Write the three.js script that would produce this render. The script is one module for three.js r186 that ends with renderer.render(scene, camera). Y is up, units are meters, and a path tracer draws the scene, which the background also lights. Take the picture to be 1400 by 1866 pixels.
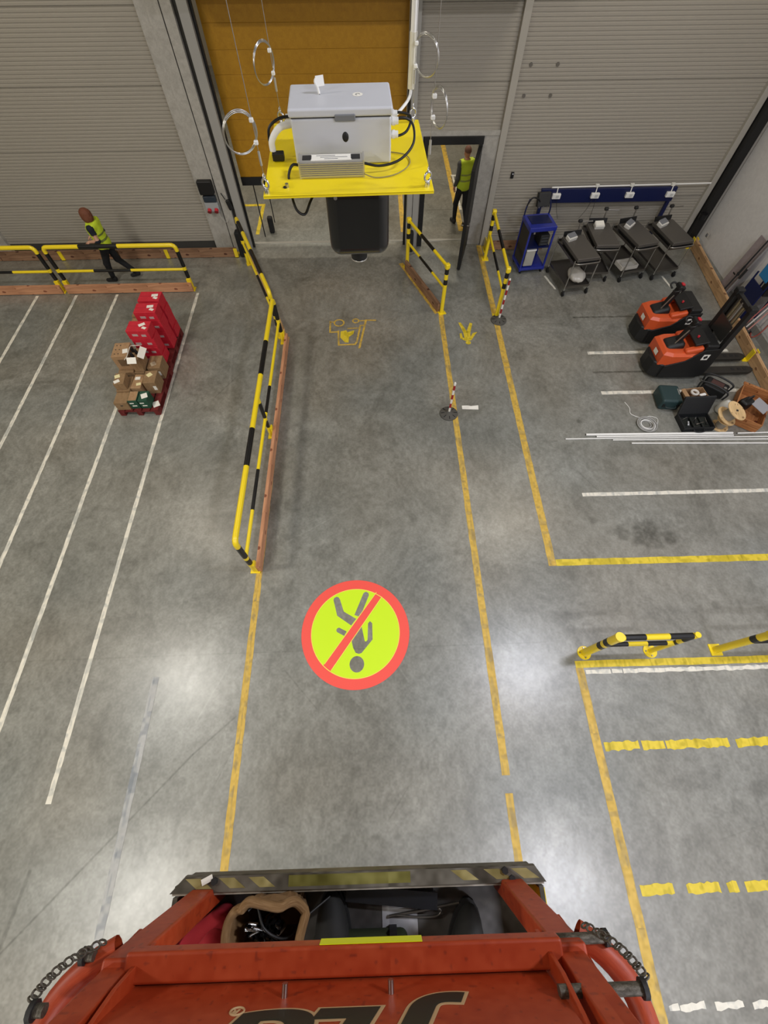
import * as THREE from 'three';
import { RoundedBoxGeometry } from 'three/addons/geometries/RoundedBoxGeometry.js';
import { mergeGeometries } from 'three/addons/utils/BufferGeometryUtils.js';
import { RectAreaLightUniformsLib } from 'three/addons/lights/RectAreaLightUniformsLib.js';
import { TextGeometry } from 'three/addons/geometries/TextGeometry.js';
import { FontLoader } from 'three/addons/loaders/FontLoader.js';

// ---------- camera, exposure, lights ----------
const scene = new THREE.Scene();
scene.background = new THREE.Color(0x000000);
const renderer = new THREE.WebGLRenderer();
renderer.toneMapping = THREE.LinearToneMapping;
renderer.toneMappingExposure = 0.95;
renderer.shadowMap.enabled = true;
RectAreaLightUniformsLib.init();

const rad = Math.PI / 180;
const camera = new THREE.PerspectiveCamera(101.128, 1400 / 1866, 0.05, 100);
{ // held out over the front rail of the lift platform, looking steeply down at the floor
  const p = 61.604 * rad, y = 1.309 * rad, r = -0.244 * rad;
  const fw = new THREE.Vector3(Math.sin(y) * Math.cos(p), -Math.sin(p), -Math.cos(y) * Math.cos(p));
  const ri = new THREE.Vector3(Math.cos(y), 0, Math.sin(y)), up = new THREE.Vector3().crossVectors(ri, fw);
  camera.position.set(0, 6.6, 0);
  camera.up.copy(up).multiplyScalar(Math.cos(r)).addScaledVector(ri, -Math.sin(r));
  camera.lookAt(camera.position.clone().add(fw));
}
const LIGHT = 130, WARM = 0xfff3df, COOL = 0xf1f3ff, SOFT = 0xfffaf0;
// rows of ceiling panels: x, z, strength, colour
const PANELS = [];
for (const x of [-7.3, 5.2]) for (const [z, k] of [[-8.2, 0.36], [-2.1, 1.05], [4.0, 1.1], [10.0, 1.2]]) PANELS.push([x, 10.2, z, k, z < -5 ? WARM : x > 0 ? COOL : SOFT]);
for (const x of [-4.5, 2.5]) for (const z of [-14.0, -16.6]) PANELS.push([x, 7.6, z, 0.42, WARM]);

// ---------- helpers ----------
let seed = 7;
const rnd = () => { seed = (seed * 1664525 + 1013904223) >>> 0; return seed / 4294967296; };
const rr = (a, b) => a + (b - a) * rnd();
const V = (x, y, z) => new THREE.Vector3(x, y, z);
const taken = new Map();
function numbered(n) { const k = taken.get(n) ?? 0; taken.set(n, k + 1); return k ? n + '_' + String(k).padStart(3, '0') : n; }
function tag(o, label, category, group, kind) {
  o.userData.label = label; if (category) o.userData.category = category;
  if (group) o.userData.group = group; if (kind) o.userData.kind = kind;
  return o;
}
function thing(name, label, category, [x, y, z] = [0, 0, 0], turn = 0, group) {
  const o = new THREE.Group(); o.name = numbered(name); o.position.set(x, y, z); o.rotation.y = turn; scene.add(o);
  return tag(o, label, category, group);
}
function structure(name, label) { const o = new THREE.Group(); o.name = numbered(name); scene.add(o); o.userData.kind = 'structure'; if (label) o.userData.label = label; return o; }
function part(parent, name, geo, mat, label) {
  const m = new THREE.Mesh(Array.isArray(geo) ? merge(...geo) : geo, mat);
  m.name = name; m.castShadow = m.receiveShadow = true; parent.add(m);
  if (label) m.userData.label = label;
  return m;
}
function single(name, geo, mat, label, category, group) {
  const m = part(scene, numbered(name), geo, mat); return tag(m, label, category, group);
}
const flat = (g) => (g.index ? g.toNonIndexed() : g);
function merge(...gs) { return mergeGeometries(gs.map((g) => { const f = flat(g); for (const k of Object.keys(f.attributes)) if (!['position', 'normal', 'uv'].includes(k)) f.deleteAttribute(k); return f; })); }
function place(g, x = 0, y = 0, z = 0, rx = 0, ry = 0, rz = 0) {
  if (rx || ry || rz) g.applyMatrix4(new THREE.Matrix4().makeRotationFromEuler(new THREE.Euler(rx, ry, rz)));
  return g.translate(x, y, z);
}
// texture coordinates in metres from the face each point lies on
function metres(g0, s = 1) {
  const g = flat(g0), p = g.attributes.position, n = g.attributes.normal, uv = new Float32Array(p.count * 2);
  for (let i = 0; i < p.count; i++) {
    const ax = Math.abs(n.getX(i)), ay = Math.abs(n.getY(i)), az = Math.abs(n.getZ(i));
    const [u, v] = ay >= ax && ay >= az ? [p.getX(i), -p.getZ(i)] : ax >= az ? [p.getZ(i), p.getY(i)] : [p.getX(i), p.getY(i)];
    uv[2 * i] = u * s; uv[2 * i + 1] = v * s;
  }
  g.setAttribute('uv', new THREE.BufferAttribute(uv, 2)); return g;
}
const bx = (w, h, d, x, y, z, rx, ry, rz) => metres(place(new THREE.BoxGeometry(w, h, d), x, y, z, rx, ry, rz));
const rb = (w, h, d, r, x, y, z, rx, ry, rz, n = 2) => metres(place(new RoundedBoxGeometry(w, h, d, n, Math.min(r, w * 0.49, h * 0.49, d * 0.49)), x, y, z, rx, ry, rz));
const cyl = (r1, r2, h, x, y, z, n = 20, rx, ry, rz) => place(new THREE.CylinderGeometry(r1, r2, h, n), x, y, z, rx, ry, rz);
function rod(a, b, r, n = 10, r2 = r) {
  const d = b.clone().sub(a), g = new THREE.CylinderGeometry(r2, r, d.length(), n);
  g.applyQuaternion(new THREE.Quaternion().setFromUnitVectors(V(0, 1, 0), d.clone().normalize()));
  const m = a.clone().add(b).multiplyScalar(0.5); return g.translate(m.x, m.y, m.z);
}
// a bar of rectangular section between two points; w across, h along `up`
function bar(a, b, w, h, up = V(0, 1, 0)) {
  const d = b.clone().sub(a), L = d.length(), z = d.normalize(), x = new THREE.Vector3().crossVectors(up, z).normalize(), y = new THREE.Vector3().crossVectors(z, x);
  const g = metres(new RoundedBoxGeometry(w, h, L, 1, Math.min(w, h) * 0.08)), m = new THREE.Matrix4().makeBasis(x, y, z);
  g.applyMatrix4(m); const c = a.clone().add(b).multiplyScalar(0.5); return g.translate(c.x, c.y, c.z);
}
function tube(pts, r, n = 40, k = 8, closed = false) { return new THREE.TubeGeometry(new THREE.CatmullRomCurve3(pts.map((p) => (p.isVector3 ? p : V(...p))), closed), n, r, k, closed); }
const shp = (pts, holes = []) => { const s = new THREE.Shape(pts.map((p) => new THREE.Vector2(p[0], p[1]))); for (const h of holes) s.holes.push(new THREE.Path(h.map((p) => new THREE.Vector2(p[0], p[1])))); return s; };
const ext = (pts, d, bevel = 0, holes) => new THREE.ExtrudeGeometry(shp(pts, holes), { depth: d, bevelEnabled: bevel > 0, bevelSize: bevel, bevelThickness: bevel, bevelSegments: 1, curveSegments: 8 });
// a flat shape lying on the floor, given as x, z points
function floorShape(pts, y, holes) {
  const g = new THREE.ShapeGeometry(shp(pts.map(([x, z]) => [x, -z]), holes?.map((h) => h.map(([x, z]) => [x, -z]))));
  g.rotateX(-Math.PI / 2); return g.translate(0, y, 0);
}
const circle = (cx, cz, r, n = 72) => Array.from({ length: n }, (_, i) => [cx + r * Math.cos((i / n) * 2 * Math.PI), cz + r * Math.sin((i / n) * 2 * Math.PI)]);

// ---------- noise and textures ----------
function noiseField(n) { // smooth noise repeating every n cells
  const t = new Float32Array(n * n); for (let i = 0; i < t.length; i++) t[i] = rnd();
  return (x, y) => {
    const xf = Math.floor(x), yf = Math.floor(y); let fx = x - xf, fy = y - yf; fx = fx * fx * (3 - 2 * fx); fy = fy * fy * (3 - 2 * fy);
    const x0 = ((xf % n) + n) % n, x1 = (x0 + 1) % n, y0 = (((yf % n) + n) % n) * n, y1 = ((((yf + 1) % n) + n) % n) * n;
    const a = t[y0 + x0] + (t[y0 + x1] - t[y0 + x0]) * fx, b = t[y1 + x0] + (t[y1 + x1] - t[y1 + x0]) * fx; return a + (b - a) * fy;
  };
}
const N1 = noiseField(64), N2 = noiseField(64), N3 = noiseField(128);
function texture(w, h, f, srgb = true) {
  const d = new Uint8Array(w * h * 4);
  for (let y = 0; y < h; y++) for (let x = 0; x < w; x++) {
    const c = f(x / w, y / h, x, y), o = (y * w + x) * 4;
    for (let k = 0; k < 3; k++) d[o + k] = Math.max(0, Math.min(255, (typeof c === 'number' ? c : c[k]) * 255)); d[o + 3] = 255;
  }
  const t = new THREE.DataTexture(d, w, h); t.wrapS = t.wrapT = THREE.RepeatWrapping; t.magFilter = t.minFilter = THREE.LinearFilter;
  if (srgb) t.colorSpace = THREE.SRGBColorSpace; t.needsUpdate = true; return t;
}
const clamp = (x, a = 0, b = 1) => Math.max(a, Math.min(b, x));
const sm = (a, b, x) => { const t = clamp((x - a) / (b - a)); return t * t * (3 - 2 * t); };
const mat = (color, o = {}) => new THREE.MeshStandardMaterial({ color, roughness: 0.6, ...o });
const phys = (color, o = {}) => new THREE.MeshPhysicalMaterial({ color, roughness: 0.5, ...o });

// power-trowelled concrete, one copy of 22 m by 22 m: clouds, trowel swirls, tyre scuffs, spots
const marks = []; // [x0, z0, x1, z1, half width, tone] in metres
for (let i = 0; i < 150; i++) { const x = rr(-10, 10), z = rr(-18.5, 2.5), a = rr(0, 6.28), l = rr(0.1, 0.9); marks.push([x, z, x + Math.cos(a) * l, z + Math.sin(a) * l, rr(0.003, 0.009), rr(-0.07, 0.06)]); }
marks.push([-2.62, 0.1, -4.9, 2.5, 0.008, -0.13], [-2.1, -0.35, -2.62, 0.1, 0.008, -0.11], [-4.38, 1.3, -4.55, 2.6, 0.018, -0.1], [-5.35, 0.7, -5.6, 2.4, 0.02, -0.1], [-9, -1.15, 2.5, -1.25, 0.005, -0.05], [-11, -6.86, -1.4, -6.9, 0.006, 0.05], [4.72, -6.885, 6, -6.885, 0.022, -0.16], [4.72, -8.69, 6.1, -8.69, 0.022, -0.16], [-3.3, -8.6, -3.1, -6.4, 0.02, 0.04], [1.6, -13.53, 2.6, -13.52, 0.012, -0.14], [-3, -15.27, 2.6, -15.27, 0.012, -0.12]);
const stains = []; // [x, z, radius, tone]
for (let i = 0; i < 60; i++) stains.push([rr(-10, 9), rr(-18, 3), rr(0.02, 0.1), rr(-0.12, 0.08)]);
stains.push([4.6, -3.0, 0.3, -0.15], [4.2, -3.05, 0.16, -0.1], [5.0, -2.95, 0.15, -0.12], [3.75, -3.3, 0.08, -0.1], [5.3, -1.75, 0.07, -0.1], [6.3, -4.4, 0.6, -0.06], [-3.0, -5.6, 0.5, 0.04], [-0.6, 0.4, 0.9, -0.03], [-0.9, -4.2, 0.8, -0.03], [-2.6, -2.2, 0.6, -0.03], [-1.9, -3.7, 0.35, -0.05], [5.2, 0.9, 0.4, -0.05], [3.8, -4.6, 0.35, -0.04], [7.9, -9.6, 0.3, -0.12], [7.7, -9.1, 0.2, 0.1]);
const S = 22, SIDE = 2048;
const shade = new Float32Array(SIDE * SIDE);
for (let j = 0; j < SIDE; j++) for (let i = 0; i < SIDE; i++) {
  const x = (i / SIDE) * S - 11, z = (j / SIDE) * S - 19;
  const wx = x + 0.5 * N1(x * 0.9, z * 0.9), wz = z + 0.5 * N2(x * 0.9, z * 0.9);
  let v = 0.05 * (N1(wx * 0.55, wz * 0.55) - 0.5) + 0.05 * (N2(wx * 1.7, wz * 1.7) - 0.5) + 0.045 * (N3(wx * 5, wz * 5) - 0.5) + 0.07 * (N3(wx * 17, wz * 13) - 0.5) + 0.075 * (N3(x * 46, z * 46) - 0.5);
  v += 0.03 * (sm(0.62, 0.8, N2(wx * 2.6 + 9, wz * 2.6)) - 0.2) * (N3(wx * 30, wz * 30) > 0.45 ? 1 : 0.2) - 0.035 * sm(0.66, 0.86, N1(wx * 3.3 + 31, wz * 3.1));
  shade[j * SIDE + i] = v;
}
function dab(x0, z0, x1, z1, w, t, soft) {
  const k = SIDE / S, a = Math.floor((Math.min(x0, x1) - w * 2 + 11) * k), b = Math.ceil((Math.max(x0, x1) + w * 2 + 11) * k), c = Math.floor((Math.min(z0, z1) - w * 2 + 19) * k), d = Math.ceil((Math.max(z0, z1) + w * 2 + 19) * k);
  const dx = x1 - x0, dz = z1 - z0, q = dx * dx + dz * dz || 1;
  for (let j = Math.max(0, c); j < Math.min(SIDE, d); j++) for (let i = Math.max(0, a); i < Math.min(SIDE, b); i++) {
    const x = i / k - 11, z = j / k - 19, u = clamp(((x - x0) * dx + (z - z0) * dz) / q), D = Math.hypot(x - x0 - u * dx, z - z0 - u * dz) + (soft ? 0.5 * w * (N3(x * 14, z * 14) - 0.5) : 0);
    shade[j * SIDE + i] += t * (1 - sm(w * (soft ? 0.35 : 0.5), w * (soft ? 1.2 : 1.6) + 0.004, D)) * (0.55 + 0.6 * N3(x * 22, z * 22));
  }
}
for (const m of marks) dab(...m, false);
for (const [x, z, r, t] of stains) dab(x, z, x + 0.01, z, r, t, true);
const floorMap = texture(SIDE, SIDE, (u, v, i, j) => { const s = shade[j * SIDE + i], w = (N1(i * 0.011, j * 0.011) - 0.5) * 0.02; return [0.492 + s + w, 0.489 + s, 0.456 + s - w]; });
const floorRough = texture(1024, 1024, (u, v, i, j) => 0.43 - 0.5 * shade[j * 2 * SIDE + i * 2] + 0.1 * (N3(i * 0.6, j * 0.6) - 0.5), false);
const concrete = phys(0xffffff, { map: floorMap, roughnessMap: floorRough, roughness: 1, clearcoat: 1, clearcoatRoughness: 0.295 });
function floorUV(g) { const p = g.attributes.position, uv = new Float32Array(p.count * 2); for (let i = 0; i < p.count; i++) { uv[2 * i] = (p.getX(i) + 11) / S; uv[2 * i + 1] = (p.getZ(i) + 19) / S; } g.setAttribute('uv', new THREE.BufferAttribute(uv, 2)); return g; }

const woodMap = (r, g, b) => texture(512, 512, (u, v, i, j) => { // grain runs along u, 1 m by 1 m
  const w = N1(u * 4, v * 14) * 1.2, t = 0.10 * (N2(u * 3 + w, v * 46 + w * 2) - 0.5) + 0.06 * (N3(u * 6, v * 128) - 0.5) + 0.1 * (N1(u * 2, v * 6) - 0.5);
  const k = 0.25 * sm(0.86, 0.93, N2(u * 6 + 3, v * 12 + 5)); return [r + t - k, g + t * 0.9 - k, b + t * 0.75 - k * 0.8];
});
const timber = mat(0xffffff, { map: woodMap(0.74, 0.53, 0.39), roughness: 0.75 });
const timberDark = mat(0xffffff, { map: woodMap(0.52, 0.39, 0.29), roughness: 0.8 });
const timberPale = mat(0xffffff, { map: woodMap(0.72, 0.57, 0.40), roughness: 0.75 });
const crateWood = mat(0xffffff, { map: woodMap(0.62, 0.40, 0.22), roughness: 0.7 });
const mottle = (r, g, b, a, s = 1) => texture(256, 256, (u, v) => { const t = a * (N1(u * 16 * s, v * 16 * s) - 0.5) + a * 0.7 * (N3(u * 64, v * 64) - 0.5); return [r + t, g + t, b + t]; });
const wornYellow = texture(512, 512, (u, v) => { // floor paint with scuffs, 2 m by 2 m
  const a = sm(0.6, 0.85, N3(u * 24, v * 24)) * 0.5 + 0.35 * sm(0.62, 0.8, N2(u * 60, v * 10)), t = 0.08 * (N1(u * 60, v * 60) - 0.5);
  return [0.8 + t - 0.2 * a, 0.66 + t - 0.14 * a, 0.28 + t + 0.05 * a];
});
const scuffed = (r, g, b) => texture(512, 512, (u, v) => { const a = sm(0.6, 0.85, N3(u * 24, v * 24)) * 0.4 + 0.3 * sm(0.66, 0.8, N2(u * 60, v * 14)), t = 0.05 * (N1(u * 60, v * 60) - 0.5); return [r + t - 0.25 * a, g + t - 0.22 * a, b + t - 0.18 * a]; });
const repeat = (t, x, y = x) => { t.repeat.set(x, y); return t; };
const M = {
  lineYellow: mat(0xffffff, { map: repeat(wornYellow, 0.5), roughness: 0.55 }),
  lineBright: mat(0xffffff, { map: repeat(scuffed(0.86, 0.76, 0.2), 0.5), roughness: 0.55 }),
  lineWhite: mat(0xffffff, { map: repeat(scuffed(0.88, 0.86, 0.80), 0.5), roughness: 0.55 }),
  lineFaint: mat(0xffffff, { map: repeat(scuffed(0.66, 0.66, 0.65), 0.5), roughness: 0.45 }),
  panel: mat(0x9c968a, { roughness: 0.55 }), panelTrim: mat(0xa8a398, { roughness: 0.5 }), column: mat(0xffffff, { map: mottle(0.66, 0.645, 0.61, 0.06), roughness: 0.7 }), steelPost: mat(0x9d9b95, { roughness: 0.45 }),
  whiteWall: mat(0xffffff, { map: mottle(0.88, 0.87, 0.855, 0.03), roughness: 0.85 }), darkGap: mat(0x3a3834, { roughness: 0.8 }), black: mat(0x0d0d0e, { roughness: 0.5 }), rubber: mat(0x141414, { roughness: 0.8 }),
  orangeDoor: mat(0xffffff, { map: mottle(0.68, 0.49, 0.05, 0.04), roughness: 0.5 }),
  yellow: phys(0xf2d51c, { roughness: 0.32, clearcoat: 0.3, clearcoatRoughness: 0.3 }), bandBlack: phys(0x070708, { roughness: 0.4, clearcoat: 0.1, clearcoatRoughness: 0.3 }),
  plateYellow: mat(0xf7dd16, { roughness: 0.42 }), enclosure: mat(0xc9cbd1, { roughness: 0.45 }), enclosureDark: mat(0x74767a, { roughness: 0.5 }), aluminium: mat(0xc9c7c0, { roughness: 0.35, metalness: 0.75 }), steel: mat(0xb8b6b2, { roughness: 0.28, metalness: 1 }), zinc: mat(0xd0d0d0, { roughness: 0.25, metalness: 1 }),
  stainless: mat(0x7d7973, { roughness: 0.34, metalness: 0.9 }), scaleTop: mat(0x6e6a64, { roughness: 0.42, metalness: 0.6 }), dark: mat(0x232323, { roughness: 0.6 }), white: mat(0xe8e7e2, { roughness: 0.55 }), paper: mat(0xece9df, { roughness: 0.85 }), paperYellow: mat(0xe6dca8, { roughness: 0.85 }),
  lift: mat(0xffffff, { map: texture(512, 512, (u, v) => { const t = 0.05 * (N1(u * 24, v * 24) - 0.5) + 0.05 * (N3(u * 90, v * 90) - 0.5), s = sm(0.86, 0.92, N3(u * 110 + 5, v * 110)) * 0.1; return [0.66 + t - s, 0.24 + t - s * 0.4, 0.1 + t]; }), roughness: 0.48 }),
  liftSteel: mat(0xffffff, { map: mottle(0.36, 0.34, 0.3, 0.18), roughness: 0.5, metalness: 0.4 }), deck: mat(0xffffff, { map: mottle(0.3, 0.29, 0.28, 0.1), roughness: 0.55, metalness: 0.3 }),
  redCard: mat(0xffffff, { map: mottle(0.78, 0.13, 0.2, 0.03), roughness: 0.6 }), brownCard: mat(0xffffff, { map: mottle(0.55, 0.44, 0.31, 0.05), roughness: 0.85 }), brownCard2: mat(0xffffff, { map: mottle(0.63, 0.5, 0.36, 0.05), roughness: 0.85 }), greenCard: mat(0x1f4a36, { roughness: 0.7 }), palletRed: mat(0xffffff, { map: mottle(0.4, 0.1, 0.09, 0.07), roughness: 0.8 }),
  blue: phys(0x1c2a8c, { roughness: 0.35, clearcoat: 0.4 }), blueDark: phys(0x0e1845, { roughness: 0.4 }), orange: phys(0xd2562a, { roughness: 0.4, clearcoat: 0.2 }), truckBlack: mat(0x151515, { roughness: 0.55 }), forkGrey: mat(0x37342f, { roughness: 0.45, metalness: 0.5 }), redKnob: mat(0xc22a35, { roughness: 0.4 }),
};

// ---------- the hall ----------
const ZW = -11.8, XR = 8.9, XL = -13, ZB = 13, CEIL = 10.6, ZF = -25;
const floor = structure('floor', 'grey power-trowelled concrete warehouse floor with painted lines');
part(floor, 'slab', floorUV(bx(XR - XL + 0.6, 0.2, ZB - ZF + 0.6, (XR + XL) / 2, -0.1, (ZB + ZF) / 2)), concrete);

// painted lines: strips with slightly uneven edges
function strip(x0, z0, x1, z1, w, m, name, y = 0.002, rough = 0.004, step = 0.12) {
  const dx = x1 - x0, dz = z1 - z0, L = Math.hypot(dx, dz), nx = -dz / L, nz = dx / L, n = Math.max(2, Math.round(L / step)), a = [], b = [];
  for (let i = 0; i <= n; i++) {
    const t = i / n, e = rr(-1, 1) * rough, e2 = rr(-1, 1) * rough;
    a.push([x0 + dx * t + nx * (w / 2 + e), z0 + dz * t + nz * (w / 2 + e)]); b.push([x0 + dx * t - nx * (w / 2 + e2), z0 + dz * t - nz * (w / 2 + e2)]);
  }
  const p = part(floor, name, floorShape([...a, ...b.reverse()], y), m); p.castShadow = false; return p;
}
for (const [x, zEnd] of [[-4.375, 0.62], [-5.37, 2.2], [-6.36, 2], [-7.36, 1], [-8.32, 0], [-9.3, -3]]) strip(x, -9.87, x - 0.015, zEnd, 0.07, M.lineWhite, 'white_bay_line');
strip(-3.35, -0.9, -3.36, 3.6, 0.1, M.lineFaint, 'faint_grey_line');
strip(-2.02, -8.2, -2.0, 4, 0.105, M.lineYellow, 'yellow_lane_line');
strip(1.575, -8.9, 1.6, 0.46, 0.11, M.lineYellow, 'yellow_lane_line'); strip(1.605, 0.66, 1.61, 4, 0.1, M.lineYellow, 'yellow_lane_line');
strip(0.72, -10.95, 1.5, -8.93, 0.12, M.lineYellow, 'yellow_lane_line', 0.0025); strip(2.86, -11.7, 2.865, -2.47, 0.13, M.lineYellow, 'yellow_lane_line');
strip(2.93, -2.525, 8.6, -2.525, 0.115, M.lineBright, 'yellow_cross_line', 0.0025);
strip(2.91, -0.86, 2.91, 5, 0.12, M.lineYellow, 'yellow_lane_line'); strip(2.86, -0.91, 8.6, -0.91, 0.1, M.lineBright, 'yellow_cross_line', 0.003);
strip(2.99, -0.8, 3.36, -0.8, 0.06, M.lineWhite, 'white_cross_line'); strip(3.38, -0.8, 3.53, -0.8, 0.06, M.lineWhite, 'white_cross_line'); strip(3.545, -0.8, 8, -0.8, 0.06, M.lineWhite, 'white_cross_line', 0.002, 0.009, 0.06);
for (const [z, w, y, m, list] of [[0.165, 0.105, 0.002, M.lineBright, [[3.0, 3.48], [3.52, 3.83], [3.85, 4.72], [4.82, 5.6], [5.68, 6.6]]], [1.67, 0.1, 0.002, M.lineBright, [[3.02, 3.42], [3.58, 3.98], [4.07, 4.2], [4.29, 4.8]]], [2.65, 0.055, 0.002, M.lineWhite, [[3.02, 3.13], [3.14, 3.42], [3.53, 3.84], [3.94, 4.4]]]])
  for (const [a, b] of list) strip(a, z, b, z - 0.01, w, m, m === M.lineWhite ? 'white_dash' : 'yellow_dash', y, 0.012, 0.045);
for (const [x0, x1, z] of [[4.74, 7.9, -7.475], [4.72, 7.95, -6.28], [3.7, 8.2, -3.825]]) strip(x0, z, x1, z, z > -5 ? 0.075 : 0.09, M.lineWhite, 'white_bay_line');
strip(4.36, -10.3, 4.52, -9.75, 0.05, M.lineWhite, 'white_mark'); strip(7.35, -10.2, 7.42, -9.75, 0.05, M.lineWhite, 'white_mark');
// beyond the openings
strip(2.42, -21, 2.47, -12.4, 0.15, M.lineYellow, 'yellow_lane_line'); strip(2.53, -15.5, 2.57, -13.5, 0.09, M.lineWhite, 'white_bay_line'); strip(2.5, -15.49, 5, -15.49, 0.1, M.lineWhite, 'white_bay_line', 0.0025);
strip(0.86, -20, 0.85, -12.4, 0.13, M.lineYellow, 'yellow_lane_line'); strip(-3.19, -13.95, -3.19, -12.4, 0.1, M.lineBright, 'yellow_lane_line'); strip(-6, -13.93, -3.14, -13.93, 0.11, M.lineBright, 'yellow_cross_line', 0.0025);
part(floor, 'threshold_strip', bx(8.0, 0.012, 0.09, -0.6, 0.006, -11.98), M.aluminium, 'bright metal threshold strip across the openings');

// ribbed sandwich panels
function ribbed(x0, x1, y0, y1, z, pitch = 0.062, depth = 0.007) {
  const prof = [[y0, -0.014]]; let y = y0 + 0.006; pitch = (y1 - y0 - 0.012) / Math.max(1, Math.round((y1 - y0 - 0.012) / pitch));
  while (y + pitch < y1 - 0.005) { prof.push([y, 0], [y + pitch * 0.55, 0], [y + pitch * 0.66, -depth], [y + pitch * 0.9, -depth]); y += pitch; }
  prof.push([y1 - 0.006, 0], [y1, -0.014]);
  const p = [], uv = [];
  for (let i = 0; i + 1 < prof.length; i++) {
    const [ya, da] = prof[i], [yb, db] = prof[i + 1], q = [[x0, ya, z + da], [x1, ya, z + da], [x1, yb, z + db], [x0, yb, z + db]];
    for (const k of [0, 1, 2, 0, 2, 3]) { p.push(...q[k]); uv.push(q[k][0], q[k][1]); }
  }
  const g = new THREE.BufferGeometry(); g.setAttribute('position', new THREE.Float32BufferAttribute(p, 3)); g.setAttribute('uv', new THREE.Float32BufferAttribute(uv, 2)); g.computeVertexNormals(); return g;
}
const back = structure('wall_back', 'grey ribbed panel wall with door openings');
const rows = []; for (let y = 0.0; y < CEIL; y += 1.068) rows.push([y, Math.min(y + 1.064, CEIL)]);
for (const [a, b] of rows) { part(back, 'ribbed_panel', ribbed(XL, -4.19, Math.max(a, 0.18), b, ZW), M.panel); part(back, 'ribbed_panel', ribbed(3.03, 8.3, Math.max(a, 0.18), b, ZW), M.panel); }
for (const [a, b] of [[2.42, 3.2], [3.204, 4.268], [4.272, 5.336], [5.34, 6.4], [6.41, 7.47], [7.48, 8.54], [8.55, CEIL]]) part(back, 'ribbed_panel', ribbed(0.95, 2.89, a, b, ZW), M.panel);
for (const [a, b] of [[5.0, 6.06], [6.07, 7.13], [7.14, 8.2], [8.21, 9.27], [9.28, CEIL]]) part(back, 'ribbed_panel', ribbed(-3.25, 0.95, a, b, ZW), M.panel);
// solid core behind the panels, open at the two doorways
part(back, 'wall_core', bx(XL * -1 - 3.3, CEIL, 0.3, (XL - 3.3) / 2, CEIL / 2, ZW - 0.17), M.panelTrim); part(back, 'wall_core', bx(XR - 2.5 + 0.1, CEIL, 0.3, (XR + 2.6) / 2, CEIL / 2, ZW - 0.17), M.panelTrim);
part(back, 'wall_core', bx(4.25, CEIL - 4.9, 0.5, -1.175, (CEIL + 4.9) / 2, ZW - 0.27), M.panelTrim); part(back, 'wall_core', bx(1.6, CEIL - 2.34, 0.3, 1.75, (CEIL + 2.34) / 2, ZW - 0.17), M.panelTrim); part(back, 'wall_core', bx(0.3, 2.34, 0.3, 1.07, 1.17, ZW - 0.17), M.panelTrim);
part(back, 'plinth', bx(-4.19 - XL, 0.18, 0.05, (XL - 4.19) / 2, 0.09, ZW - 0.03), M.darkGap); part(back, 'plinth', bx(5.3, 0.18, 0.05, 5.66, 0.09, ZW - 0.03), M.panelTrim);
// columns and trims
part(back, 'column', bx(0.44, CEIL, 0.1, -3.97, CEIL / 2, ZW + 0.02), M.column); part(back, 'door_frame', bx(0.2, CEIL, 0.14, -3.62, CEIL / 2, ZW + 0.03), M.column); part(back, 'door_track', bx(0.19, CEIL, 0.17, -3.325, CEIL / 2, ZW + 0.03), M.steelPost);
part(back, 'gap', bx(0.12, CEIL, 0.02, -3.47, CEIL / 2, ZW - 0.005), M.darkGap); part(back, 'gap', bx(0.025, CEIL, 0.02, -3.735, CEIL / 2, ZW + 0.045), M.darkGap); part(back, 'seal', bx(0.06, 4.9, 0.05, -3.205, 2.45, ZW - 0.01), M.black);
part(back, 'seal', bx(0.06, 4.9, 0.05, 0.835, 2.45, ZW - 0.01), M.black); part(back, 'door_track', bx(0.13, 5, 0.14, 0.94, 2.5, ZW + 0.02), M.steelPost); part(back, 'door_frame', bx(0.16, 2.34, 0.12, 1.1, 1.17, ZW + 0.01), M.steelPost);
part(back, 'column_trim', bx(0.14, CEIL, 0.13, 2.96, CEIL / 2, ZW + 0.03), M.panelTrim); part(back, 'door_surround', bx(0.4, 2.38, 0.06, 2.7, 1.19, ZW), M.column);
part(back, 'door_surround', bx(1.9, 0.09, 0.08, 1.94, 2.385, ZW + 0.01), M.column); part(back, 'corner_trim', bx(0.14, CEIL, 0.1, 8.34, CEIL / 2, ZW + 0.03), M.panelTrim); part(back, 'corner_column', bx(0.2, CEIL, 0.26, 8.53, CEIL / 2, ZW + 0.1), M.black);
part(back, 'downpipe_joint', cyl(0.09, 0.09, 0.12, 8.44, 0.72, ZW + 0.27, 16), M.black); part(back, 'column', bx(0.5, CEIL, 0.12, -9.87, CEIL / 2, ZW + 0.03), M.column);
for (const [x, y] of [[3.25, 3.44], [3.79, 3.44], [3.24, 2.975], [3.8, 2.975]]) part(back, 'wall_plug', cyl(0.035, 0.035, 0.01, x, y, ZW + 0.006, 16, Math.PI / 2), mat(0x67625a));
// steel beam over the openings, just above what the photograph shows
part(back, 'door_beam', bx(6.3, 0.3, 0.8, -0.2, 4.77, ZW + 0.4), M.steelPost);
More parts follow.
